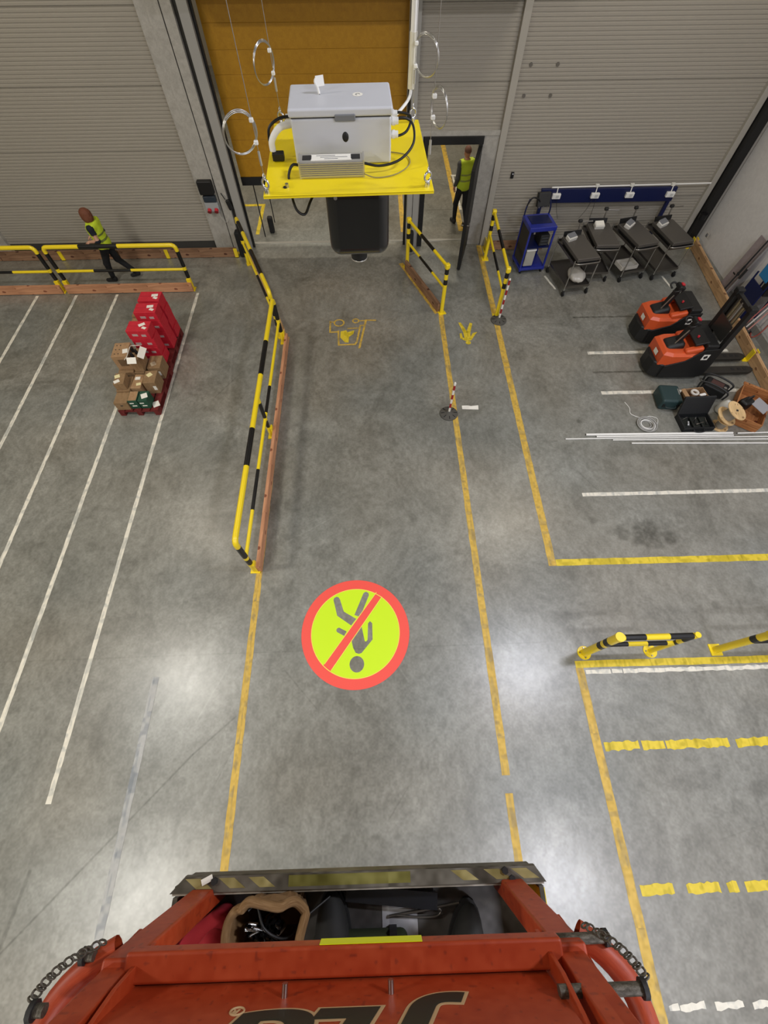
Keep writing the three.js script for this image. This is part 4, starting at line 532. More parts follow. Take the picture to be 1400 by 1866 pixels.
const SLAB = ['bench scale on the cart nearest the blue trolley', 'bench scale with a bright white slip on its display, second from the blue trolley', 'bench scale with tilted display on the third cart from the blue trolley', 'bench scale on the cart by the wall corner'];
CART.forEach(([x, z, r, l], i) => { cart(x, z, r, l, {}); scale(x, z, r, SLAB[i], { ind: [[-0.12, -0.25, 0.25], [-0.05, -0.2, 0.05], [-0.1, -0.22, 0.5], [-0.16, -0.2, 0.3]][i].concat(i === 1 ? M.paper : M.enclosureDark) }); });
{ const b = mat(0xcfcabf, { roughness: 0.25, transparent: true, opacity: 0.85 }); const bagGeo = (w, h, d, s) => { const g = new THREE.SphereGeometry(1, 20, 14), p = g.attributes.position; for (let i = 0; i < p.count; i++) { const k = 1 + 0.25 * (N1(p.getX(i) * 3 + s, p.getZ(i) * 3 + p.getY(i) * 2) - 0.5); p.setXYZ(i, p.getX(i) * w * k, Math.max(p.getY(i), -0.7) * h * k, p.getZ(i) * d * k); } g.computeVertexNormals(); return g; };
  single('plastic_bag', bagGeo(0.2, 0.11, 0.26, 2).translate(4.93, 0.33, -9.82), b, 'crumpled clear plastic bag on the lower shelf of the nearest cart', 'plastic bag'); const t = thing('clear_tray', 'clear plastic tray on the lower shelf of the third cart', 'tray', [6.3, 0.24, -10.25], 0.24); part(t, 'tray_base', bx(0.44, 0.02, 0.3, 0, 0.02, 0), b); for (const [w, d, x, z] of [[0.44, 0.02, 0, 0.15], [0.44, 0.02, 0, -0.15], [0.02, 0.3, 0.22, 0], [0.02, 0.3, -0.22, 0]]) part(t, 'tray_side', bx(w, 0.09, d, x, 0.06, z), b); }
{ // blue trolley
  const t = thing('blue_trolley', 'blue framed trolley with trays and a black control box beside the carts', 'trolley', [3.98, 0, -10.72], 0.12, undefined), w = 0.6, d = 0.56;
  for (const sx of [-1, 1]) for (const sz of [-1, 1]) { part(t, 'frame_post', rb(0.04, sz < 0 ? 1.0 : 0.98, 0.04, 0.006, (sx * w) / 2, 0.55, (sz * d) / 2), M.blue); part(t, 'caster', cyl(0.05, 0.05, 0.035, (sx * w) / 2 * 0.9, 0.05, (sz * d) / 2 * 0.9, 14, 0, 0, Math.PI / 2), M.rubber); }
  part(t, 'base', rb(w + 0.06, 0.06, d + 0.06, 0.01, 0, 0.12, 0), M.blue); part(t, 'top_tray', rb(w + 0.06, 0.1, d + 0.04, 0.015, 0, 1.05, 0), M.blue); part(t, 'tray_inset', bx(w - 0.1, 0.01, d - 0.2, 0, 1.102, -0.04), M.blueDark); part(t, 'middle_shelf', bx(w, 0.02, d, 0, 0.62, 0), M.blueDark);
  part(t, 'battery_box', rb(0.22, 0.24, 0.36, 0.015, 0.14, 0.76, 0.06), M.dark); for (let i = 0; i < 3; i++) part(t, 'switch_row', bx(0.16, 0.03, 0.01, 0.14, 0.68 + i * 0.07, 0.245), mat(0x3a3d42)); part(t, 'clear_bin', rb(0.24, 0.4, 0.36, 0.02, -0.12, 0.37, 0.08), mat(0xa9a69c, { roughness: 0.4 })); part(t, 'bin_band', bx(0.25, 0.03, 0.37, -0.12, 0.56, 0.08), M.white); part(t, 'side_panel', bx(0.01, 0.8, d - 0.06, -w / 2, 0.58, 0), mat(0x33302c));
  for (const sx of [-1, 1]) part(t, 'handle_post', tube([[(sx * w) / 2, 0.95, -d / 2], [(sx * w) / 2, 1.25, -d / 2], [(sx * w) / 2 * 0.8, 1.42, -d / 2 - 0.04]], 0.018, 20, 8), M.blueDark); part(t, 'control_box', rb(0.3, 0.28, 0.12, 0.02, 0.1, 1.38, -d / 2 - 0.06, -0.3), M.dark); for (const x of [0.0, 0.1, 0.2]) part(t, 'control_knob', cyl(0.018, 0.018, 0.03, x, 1.26, -d / 2 + 0.02, 10, Math.PI / 2), M.steel); part(t, 'hose', tube([[-0.3, 1.3, -d / 2], [-0.2, 1.46, -d / 2], [-0.05, 1.42, -d / 2], [0.0, 1.36, -d / 2]], 0.016, 24, 8), M.black);
}
// ---------- electric pallet trucks ----------
function truck(x, z, label, mast) { // forks run along its own +x; the drive unit stands at the origin end
  const t = thing('pallet_truck', label, 'pallet truck', [x, 0, z], 0, 'orange electric pallet trucks');
  const prof = [[0.02, -0.31], [0.2, -0.34], [0.86, -0.34], [0.86, 0.34], [0.2, 0.34], [0.02, 0.31], [-0.1, 0.2], [-0.13, 0], [-0.1, -0.2]].map(([a, b]) => [a, -b]);
  part(t, 'bumper', place(ext(prof.reverse(), 0.3, 0.02), 0, 0.07, 0, -Math.PI / 2), M.truckBlack); for (const s of [-1, 1]) part(t, 'side_skirt', place(ext([[0.05, 0.1], [0.92, 0.1], [0.92, 0.78], [0.66, 0.76], [0.4, 0.5], [0.05, 0.38]], 0.024, 0.004), 0, 0, s * 0.348 - 0.012), M.truckBlack);
  const cover = ext([[-0.08, -0.24], [0.05, -0.29], [0.58, -0.3], [0.58, 0.3], [0.05, 0.29], [-0.08, 0.24]], 0.24, 0.05); part(t, 'cover', place(cover, 0.06, 0.36, 0, -Math.PI / 2), M.orange); part(t, 'tiller_well', rb(0.36, 0.2, 0.32, 0.07, 0.2, 0.63, 0.0, 0, 0, 0.3, 3), M.truckBlack);
  for (const s of [-1, 1]) part(t, 'side_cheek', rb(0.34, 0.12, 0.13, 0.04, 0.5, 0.69, s * 0.25, 0, 0, 0.25, 3), M.orange); part(t, 'rear_tower', rb(0.24, 0.66, 0.66, 0.03, 0.79, 0.52, 0, 0, 0, 0, 2), M.truckBlack); part(t, 'dashboard', rb(0.26, 0.05, 0.5, 0.015, 0.6, 0.82, 0, 0, 0, 0.25), M.truckBlack); part(t, 'stop_button', cyl(0.022, 0.022, 0.03, 0.56, 0.86, 0.06, 14), M.redKnob);
  const til = part(t, 'tiller', bar(V(0.22, 0.62, 0), V(0.34, 1.12, 0), 0.1, 0.09, V(1, 0, 0)), M.truckBlack); part(til, 'tiller_head', rb(0.14, 0.09, 0.2, 0.03, 0.35, 1.16, 0, 0, 0, -0.3), M.truckBlack); for (const s of [-1, 1]) part(til, 'grip', tube([[0.34, 1.15, s * 0.08], [0.26, 1.16, s * 0.15], [0.2, 1.13, s * 0.12], [0.22, 1.1, s * 0.04]], 0.018, 20, 8), M.truckBlack); part(til, 'red_head_button', rb(0.07, 0.035, 0.08, 0.015, 0.37, 1.215, 0, 0, 0, -0.3), M.redKnob); part(til, 'tiller_spring', rod(V(0.16, 0.7, 0.07), V(0.27, 1.02, 0.07), 0.014, 8), M.steel);
  part(t, 'type_plate', bx(0.002, 0.1, 0.14, -0.095, 0.5, 0.04), M.paper, 'white type plate'); part(t, 'side_plate', bx(0.13, 0.13, 0.003, 0.75, 0.6, 0.366), M.paper, 'white pictogram plate'); part(t, 'side_plate_mark', bx(0.07, 0.07, 0.003, 0.75, 0.6, 0.3675, 0, 0, 0.5), M.truckBlack);
  for (const s of [-1, 1]) { const f = part(t, 'fork', place(ext([[0.9, -0.085], [2.05, -0.085], [2.13, -0.05], [2.15, 0], [2.13, 0.05], [2.05, 0.085], [0.9, 0.085]], 0.055, 0.008), 0, 0.06, s * 0.2, -Math.PI / 2), M.forkGrey); for (const u of [1.72, 1.86, 1.98]) part(f, 'fork_slot', bx(0.07, 0.002, 0.07, u, 0.1245, s * 0.2), M.truckBlack); part(f, 'load_roller', cyl(0.04, 0.04, 0.07, 1.95, 0.04, s * 0.2, 14, Math.PI / 2), M.rubber); }
  part(t, 'drive_wheel', cyl(0.11, 0.11, 0.09, 0.25, 0.11, 0, 18, Math.PI / 2), M.rubber);
  if (mast) { for (const s of [-1, 1]) { part(t, 'mast_rail', rb(0.1, 1.5, 0.09, 0.01, 0.98, 0.85, s * 0.29), M.truckBlack); part(t, 'mast_inner', bx(0.03, 1.4, 0.05, 1.04, 0.83, s * 0.24), M.forkGrey); part(t, 'mast_head', rb(0.14, 0.1, 0.13, 0.02, 0.98, 1.6, s * 0.28), M.truckBlack); } part(t, 'mast_top_bar', rb(0.08, 0.08, 0.5, 0.01, 0.98, 1.56, 0), M.truckBlack); part(t, 'mast_guard', bx(0.006, 0.34, 0.46, 0.93, 1.02, 0), mat(0x2c2c2a, { roughness: 0.3 })); for (const [zz, y, h, c] of [[0.1, 1.2, 0.4, 0x8f8166], [0.02, 1.22, 0.44, 0x9a9690], [-0.08, 1.25, 0.4, 0x8b8167]]) part(t, 'lift_cylinder', rod(V(0.97, y - h / 2, zz), V(0.97, y + h / 2 + 0.12, zz), 0.035, 12), mat(c, { metalness: 0.7, roughness: 0.3 })); part(t, 'lift_carriage', rb(0.06, 0.3, 0.5, 0.01, 1.1, 0.28, 0), M.forkGrey); }
  return t;
}
truck(5.9, -6.97, 'orange and black pallet truck with a tall black mast, in front', true); truck(5.98, -8.05, 'orange and black pallet truck with a white label, standing behind the masted one', false);
// ---------- tools by the wall ----------
{
  const g1 = thing('tool_case', 'closed dark green plastic tool case', 'tool case', [5.95, 0, -6.0], -0.1); part(g1, 'shell', rb(0.4, 0.26, 0.46, 0.05, 0, 0.13, 0, 0, 0, 0, 3), mat(0x22393a, { roughness: 0.55 })); part(g1, 'carry_handle', tube([[-0.1, 0.12, 0.21], [-0.09, 0.12, 0.27], [0.09, 0.12, 0.27], [0.1, 0.12, 0.21]], 0.014, 24, 8), mat(0x1b2a2a)); for (const x of [-0.14, 0.14]) part(g1, 'latch', rb(0.04, 0.08, 0.02, 0.006, x, 0.13, 0.232), M.black); part(g1, 'silver_badge', bx(0.02, 0.003, 0.16, 0.15, 0.261, -0.04), M.aluminium);
  const g2 = thing('open_tool_case', 'open black tool case with bright tools', 'tool case', [6.33, 0, -5.4], 0.02); const bk = mat(0x16181a, { roughness: 0.6 }); part(g2, 'tray', bx(0.62, 0.02, 0.38, 0, 0.01, 0), bk); for (const [w, d, x, z] of [[0.62, 0.02, 0, 0.18], [0.62, 0.02, 0, -0.18], [0.02, 0.34, 0.3, 0], [0.02, 0.34, -0.3, 0]]) part(g2, 'tray_wall', bx(w, 0.09, d, x, 0.06, z), bk); part(g2, 'case_lid', rb(0.62, 0.38, 0.05, 0.02, 0, 0.27, -0.25, -0.35), bk); for (const x of [-0.2, 0.0, 0.18]) part(g2, 'tool_insert', rb(0.15, 0.05, 0.26, 0.02, x, 0.045, 0), mat(0x0e1410, { roughness: 0.5 })); part(g2, 'case_handle', tube([[-0.1, 0.06, 0.19], [-0.09, 0.06, 0.24], [0.09, 0.06, 0.24], [0.1, 0.06, 0.19]], 0.012, 20, 8), bk);
  const tools = [['screwdriver', -0.22, -0.06, 0.5], ['chrome_socket', -0.18, 0.06, 1.2], ['pliers', 0.0, -0.05, 0.9], ['spanner', 0.05, 0.06, 0.3], ['drill_bit', 0.2, 0.0, 1.4]]; const TL = ['short chrome screwdriver in the open black case', 'chrome socket set in the open black case', 'pliers with dark grips in the open black case', 'bright spanner in the open black case', 'thin drill bit in the open black case'];
  tools.forEach(([n, x, z, r], i) => { const t = thing(n, TL[i], 'tool', [6.33 + x, 0.085, -5.4 + z], r, 'tools in the open black case'); if (i === 1) { for (let k = 0; k < 4; k++) part(t, 'socket_cup', cyl(0.012, 0.012, 0.03, k * 0.03 - 0.045, 0.01, 0, 10, Math.PI / 2), M.zinc); } else if (i === 2) { part(t, 'jaw', ext([[0, -0.012], [0.06, -0.006], [0.06, 0.006], [0, 0.012]], 0.01).rotateX(-Math.PI / 2), M.zinc); for (const s of [-1, 1]) part(t, 'grip', rod(V(0, 0.005, s * 0.008), V(-0.1, 0.005, s * 0.025), 0.008, 8), M.dark); } else { part(t, 'shaft', rod(V(-0.04, 0.008, 0), V(0.09, 0.008, 0), i === 4 ? 0.004 : 0.006, 8), M.zinc); part(t, 'grip', rod(V(-0.09, 0.01, 0), V(-0.035, 0.01, 0), 0.012, 10), i === 3 ? M.zinc : M.dark); } });
  const cb = thing('open_carton', 'small open brown carton with a tape roll behind the tool cases', 'carton', [6.47, 0, -6.0], 0.1); for (const [w, d, x, z] of [[0.42, 0.01, 0, 0.13], [0.42, 0.01, 0, -0.13], [0.01, 0.26, 0.2, 0], [0.01, 0.26, -0.2, 0]]) part(cb, 'side', bx(w, 0.24, d, x, 0.12, z), M.brownCard2); part(cb, 'bottom', bx(0.42, 0.01, 0.26, 0, 0.01, 0), M.brownCard2); part(cb, 'flap', bx(0.07, 0.006, 0.26, -0.23, 0.25, 0, 0, 0, 0.3), M.brownCard2);
  single('tape_roll', place(new THREE.TorusGeometry(0.06, 0.025, 10, 24), 6.45, 0.235, -6.02, Math.PI / 2), mat(0xcfcac0, { roughness: 0.4 }), 'pale roll of tape lying on the open brown carton', 'tape roll'); single('glove_scrap', rb(0.12, 0.03, 0.06, 0.012, 6.56, 0.26, -5.93, 0, 0.2, 0.1), M.white, 'white cloth scrap at the edge of the open brown carton', 'cloth');
  const rd = thing('site_radio', 'black site radio lying on its back with roll bars', 'radio', [7.02, 0, -6.25], -0.75); part(rd, 'case', rb(0.46, 0.2, 0.3, 0.05, 0, 0.12, 0, 0, 0, 0, 3), M.black); part(rd, 'front_panel', bx(0.24, 0.006, 0.17, 0, 0.222, 0), mat(0x4a2f2b, { roughness: 0.5 })); for (const z of [-0.15, 0.15]) part(rd, 'roll_bar', tube([[-0.26, 0.06, z], [-0.26, 0.23, z], [0.26, 0.23, z], [0.26, 0.06, z]], 0.018, 40, 8), M.dark); part(rd, 'dial', cyl(0.03, 0.03, 0.02, 0.16, 0.23, 0.03, 16), M.steel);
  const crate = thing('wooden_crate', 'brown wooden crate full of tools next to the wall', 'crate', [7.5, 0, -5.68], 0.93); for (const s of [-1, 1]) { for (const y of [0.06, 0.17]) { part(crate, 'plank', bx(0.95, 0.1, 0.02, 0, y, s * 0.27), crateWood); part(crate, 'end_plank', bx(0.02, 0.1, 0.52, s * 0.47, y, 0), crateWood); } } part(crate, 'crate_bottom', bx(0.93, 0.015, 0.52, 0, 0.012, 0), crateWood); part(crate, 'edge_strip', bx(0.06, 0.025, 0.6, 0.5, 0.235, 0), crateWood); for (const z of [-0.2, 0.2]) part(crate, 'nail', cyl(0.012, 0.012, 0.008, 0.5, 0.25, z, 8), M.dark);
  const sp = (x, y, z, rx, rz, r, label) => { const t = thing('cable_spool', label, 'spool', [x, y, z], 0, 'plywood cable spools'); t.rotation.set(rx, 0, rz); const ply = mat(0xffffff, { map: woodMap(0.83, 0.7, 0.5), roughness: 0.7 }); const a = part(t, 'flange', cyl(r, r, 0.012, 0, 0.2, 0, 40), ply); part(a, 'centre_hole', cyl(0.025, 0.025, 0.003, 0, 0.207, 0, 16), M.dark); part(a, 'star_mark', bx(0.09, 0.002, 0.012, 0, 0.2075, 0, 0, 0.4, 0), M.dark); part(t, 'flange', cyl(r, r, 0.012, 0, 0.006, 0, 40), ply); part(t, 'core', cyl(r * 0.55, r * 0.55, 0.19, 0, 0.1, 0, 24), mat(0x8c877d, { roughness: 0.5 })); };
  sp(6.8, 0.26, -5.36, 0.15, -0.3, 0.21, 'large pale plywood cable spool tilted on the crate'); sp(6.83, 0.0, -5.33, 0, 0, 0.16, 'smaller plywood cable spool with dark wire under the large one');
  const wb = thing('tool_bag', 'black tool bag with a loop handle in the wooden crate', 'tool bag', [7.4, 0.03, -5.75], 0.4); part(wb, 'bag_body', rb(0.26, 0.24, 0.18, 0.05, 0, 0.13, 0, 0, 0, 0, 3), M.black); part(wb, 'loop_handle', tube([[-0.08, 0.24, 0], [-0.07, 0.33, 0], [0.07, 0.33, 0], [0.08, 0.24, 0]], 0.013, 24, 8), M.dark); single('metal_bracket', bx(0.2, 0.01, 0.3, 7.62, 0.24, -5.62, 0.2, 0.6, 0.2), mat(0xa9a9ae, { metalness: 0.6, roughness: 0.4 }), 'grey perforated metal bracket in the wooden crate', 'bracket'); single('clear_bottle', place(new THREE.LatheGeometry([[0, 0], [0.09, 0], [0.1, 0.04], [0.1, 0.2], [0.05, 0.26], [0.03, 0.3], [0, 0.3]].map((p) => new THREE.Vector2(...p)), 24), 6.98, 0, -5.72), mat(0xc9c7bd, { roughness: 0.25 }), 'pale plastic bottle between the radio and the large spool', 'bottle');
  const coil = thing('cable_coil', 'coil of white and grey cable lying on the floor by the tools', 'cable coil', [5.38, 0, -5.4]); for (let i = 0; i < 5; i++) part(coil, 'cable_turn', place(new THREE.TorusGeometry(0.1 + i * 0.022, 0.013, 8, 36), rr(-0.02, 0.02), 0.014 + (i % 3) * 0.02, rr(-0.02, 0.02), Math.PI / 2 + rr(-0.08, 0.08)), i % 2 ? M.white : mat(0x9b9a96)); part(coil, 'loose_end', tube([[-0.25, 0.006, -0.61], [-0.2, 0.006, -0.45], [-0.22, 0.006, -0.3], [-0.05, 0.006, -0.19], [0.15, 0.006, -0.22], [0.27, 0.01, -0.15], [0.22, 0.02, 0.0]], 0.006, 50, 6), M.white);
  [[3.68, -5.09, 8.0, -5.035, 0.012, 0], [4.1, -5.175, 7.0, -5.135, 0.024, 1], [4.3, -5.125, 7.0, -5.085, 0.016, 2], [4.94, -4.95, 8.0, -4.87, 0.013, 3], [4.6, -5.04, 8.0, -4.97, 0.012, 4], [7.1, -5.135, 8.0, -5.14, 0.014, 5]].forEach(([x0, z0, x1, z1, r, i]) => { const t = thing('conduit_pipe', ['longest thin white pipe, reaching farthest left on the floor', 'thickest white pipe with an open end', 'white pipe lying between the thick one and the thin ones', 'thin white pipe lying nearest to the camera', 'thin white pipe in the middle of the bundle', 'thin white pipe closest to the wooden crate'][i], 'pipe', [0, 0, 0], 0, 'white conduit pipes on the floor'); part(t, 'pipe', rod(V(x0, r, z0), V(x1, r, z1), r, 12), M.white); part(t, 'open_end', rod(V(x0 - 0.002, r, z0), V(x0 + 0.004, r, z0), r * 0.75, 12), M.dark); });
}
// ---------- along the white wall ----------
{
  const bd = thing('leaning_board', 'grey-mauve board leaning against the white wall', 'board', [8.68, 0, -9.58]); part(bd, 'sheet', bx(0.02, 1.2, 0.42, 0.03, 0.6, 0, 0, 0, -0.12), mat(0xffffff, { map: mottle(0.6, 0.55, 0.55, 0.04), roughness: 0.6 })); for (const [y, z] of [[0.46, 0.05], [0.4, -0.06]]) part(bd, 'dark_smudge', bx(0.003, 0.03, 0.1, 0.018 + 0.12 * (y - 0.6), y, z, 0, 0, -0.12), M.dark);
  for (const [z, y, m, l, c] of [[-9.42, 1.6, M.dark, 'dark pole leaning against the board', 'pole'], [-9.3, 1.5, mat(0x8c8a88), 'grey pole leaning beside the dark pole', 'pole']]) { const t = thing('leaning_pole', l, c, [8.5, 0, z], 0, 'poles leaning on the white wall'); part(t, 'shaft', rod(V(0, 0, 0), V(0.22, y, 0.02), 0.018, 10), m); part(t, 'coupling', rod(V(0.07, 0.5, 0.006), V(0.1, 0.72, 0.009), 0.026, 10), M.dark); }
  const ct = thing('cleaning_cart', 'dark blue cleaning cart with a light blue bin', 'cleaning cart', [8.63, 0, -8.6], 0); for (const [x, z] of [[-0.15, -0.25], [0.15, -0.25], [-0.15, 0.25], [0.15, 0.25]]) { part(ct, 'frame_post', rod(V(x, 0.1, z), V(x, 0.95, z), 0.02, 8), M.blueDark); part(ct, 'caster', cyl(0.05, 0.05, 0.03, x, 0.05, z, 14, 0, 0, Math.PI / 2), M.rubber); } part(ct, 'side_panel', bx(0.02, 0.5, 0.5, -0.15, 0.55, 0, 0, 0, 0), M.blueDark); part(ct, 'base_tray', bx(0.34, 0.05, 0.56, 0, 0.12, 0), M.blueDark); part(ct, 'blue_bin', rb(0.32, 0.3, 0.34, 0.03, 0.0, 1.05, -0.02, 0, 0, 0, 2), mat(0x2f7fb4, { roughness: 0.45 })); part(ct, 'dark_bucket', rb(0.3, 0.28, 0.2, 0.02, 0, 0.85, 0.2), M.black);
  [['red mop handle leaning by the cleaning cart', 0xb56a63, -8.2, 1.3], ['white mop handle leaning by the cleaning cart', 0xe3dcd5, -8.12, 1.2], ['pink broom handle leaning beyond the masted pallet truck', 0xc48d84, -8.02, 1.25]].forEach(([l, c, z, y]) => { const t = thing('mop', l, 'mop', [8.53, 0, z], 0, 'mops by the cleaning cart'); part(t, 'handle', rod(V(0, 0.08, 0), V(0.28, y, 0.0), 0.016, 10), mat(c, { roughness: 0.5 })); part(t, 'mop_head', rb(0.1, 0.1, 0.075, 0.02, 0, 0.05, 0), mat(0x4b443c, { roughness: 0.9 })); });
  const hose = thing('wall_hose', 'red hose hanging down to the floor by the mops', 'hose', [8.62, 0, -7.85]); part(hose, 'hose_line', tube([[0.1, 1.1, 0], [0.08, 0.5, 0.02], [0, 0.12, 0.05], [-0.05, 0.03, 0.0], [0.02, 0.02, -0.15]], 0.014, 40, 8), mat(0x9c4a3f, { roughness: 0.6 })); part(hose, 'nozzle', rod(V(0.02, 0.02, -0.15), V(0.03, 0.02, -0.25), 0.022, 10), M.dark);
  const ring = thing('hanging_ring', 'black ring hanging on the white wall at the right edge', 'ring', [8.66, 0, -7.55]); part(ring, 'ring', place(new THREE.TorusGeometry(0.09, 0.02, 8, 24), 0.02, 0.52, 0, 0, Math.PI / 2), M.black); part(ring, 'hook', rod(V(0.08, 0.64, 0), V(0, 0.63, 0), 0.01, 8), M.steel); 
  const sk = structure('baseboard_right'); part(sk, 'skirting', bx(0.06, 0.16, 3.6, 8.72, 0.08, -6.6), mat(0x8a8881)); const wo = thing('wall_socket', 'small grey socket low in the wall corner', 'socket', [8.735, 0, -11.35]); part(wo, 'plate', rb(0.03, 0.1, 0.1, 0.008, 0, 0.35, 0), M.panelTrim); part(wo, 'face', cyl(0.03, 0.03, 0.02, -0.02, 0.35, 0, 14, 0, 0, Math.PI / 2), M.enclosureDark);
}

// ---------- people ----------
// distance to a tapered capsule, smooth union, and a surface mesh of the zero level
const cap = (p, a, b, ra, rb2) => { const bx_ = b[0] - a[0], by = b[1] - a[1], bz = b[2] - a[2], px = p[0] - a[0], py = p[1] - a[1], pz = p[2] - a[2], h = clamp((px * bx_ + py * by + pz * bz) / (bx_ * bx_ + by * by + bz * bz || 1)); return Math.hypot(px - bx_ * h, py - by * h, pz - bz * h) - (ra + (rb2 - ra) * h); };
const ell = (p, c, r) => { const x = (p[0] - c[0]) / r[0], y = (p[1] - c[1]) / r[1], z = (p[2] - c[2]) / r[2], k = Math.hypot(x, y, z); return (k - 1) * Math.min(...r); };
const smin = (a, b, k) => { const h = clamp(0.5 + (0.5 * (b - a)) / k); return b + (a - b) * h - k * h * (1 - h); };
function surface(sdf, lo, hi, cell) {
  const n = lo.map((v, i) => Math.ceil((hi[i] - v) / cell) + 1), at = (i, j, k) => (k * n[1] + j) * n[0] + i, F = new Float32Array(n[0] * n[1] * n[2]);
  for (let k = 0; k < n[2]; k++) for (let j = 0; j < n[1]; j++) for (let i = 0; i < n[0]; i++) F[at(i, j, k)] = sdf([lo[0] + i * cell, lo[1] + j * cell, lo[2] + k * cell]);
  const id = new Int32Array(F.length).fill(-1), P = [];
  for (let k = 0; k < n[2] - 1; k++) for (let j = 0; j < n[1] - 1; j++) for (let i = 0; i < n[0] - 1; i++) {
    let c = 0, x = 0, y = 0, z = 0; const v = []; for (let q = 0; q < 8; q++) v.push(F[at(i + (q & 1), j + ((q >> 1) & 1), k + (q >> 2))]);
    for (const [a, b] of [[0, 1], [2, 3], [4, 5], [6, 7], [0, 2], [1, 3], [4, 6], [5, 7], [0, 4], [1, 5], [2, 6], [3, 7]]) if (v[a] < 0 !== v[b] < 0) { const t = v[a] / (v[a] - v[b]), e = [0, 1, 2].map((s) => ((a >> s) & 1) + t * (((b >> s) & 1) - ((a >> s) & 1))); x += e[0]; y += e[1]; z += e[2]; c++; }
    if (c) { id[at(i, j, k)] = P.length / 3; P.push(lo[0] + (i + x / c) * cell, lo[1] + (j + y / c) * cell, lo[2] + (k + z / c) * cell); }
  }
  const I = [], quad = (a, b, c, d, f) => { if (a < 0 || b < 0 || c < 0 || d < 0) return; if (f) I.push(a, b, c, a, c, d); else I.push(a, c, b, a, d, c); };
  for (let k = 1; k < n[2] - 1; k++) for (let j = 1; j < n[1] - 1; j++) for (let i = 1; i < n[0] - 1; i++) {
    const s = F[at(i, j, k)] < 0;
    if (s !== F[at(i + 1, j, k)] < 0) quad(id[at(i, j - 1, k - 1)], id[at(i, j, k - 1)], id[at(i, j, k)], id[at(i, j - 1, k)], s);
    if (s !== F[at(i, j + 1, k)] < 0) quad(id[at(i - 1, j, k - 1)], id[at(i - 1, j, k)], id[at(i, j, k)], id[at(i, j, k - 1)], s);
    if (s !== F[at(i, j, k + 1)] < 0) quad(id[at(i - 1, j - 1, k)], id[at(i, j - 1, k)], id[at(i, j, k)], id[at(i - 1, j, k)], s);
  }
  const N = [], e = cell * 0.5; for (let i = 0; i < P.length; i += 3) { const p = [P[i], P[i + 1], P[i + 2]], g = [0, 1, 2].map((s) => { const a = p.slice(), b = p.slice(); a[s] += e; b[s] -= e; return sdf(a) - sdf(b); }), L = Math.hypot(...g) || 1; N.push(g[0] / L, g[1] / L, g[2] / L); }
  const g = new THREE.BufferGeometry(); g.setAttribute('position', new THREE.Float32BufferAttribute(P, 3)); g.setAttribute('normal', new THREE.Float32BufferAttribute(N, 3)); g.setAttribute('uv', new THREE.Float32BufferAttribute(new Float32Array((P.length / 3) * 2), 2)); g.setIndex(I); return g;
}
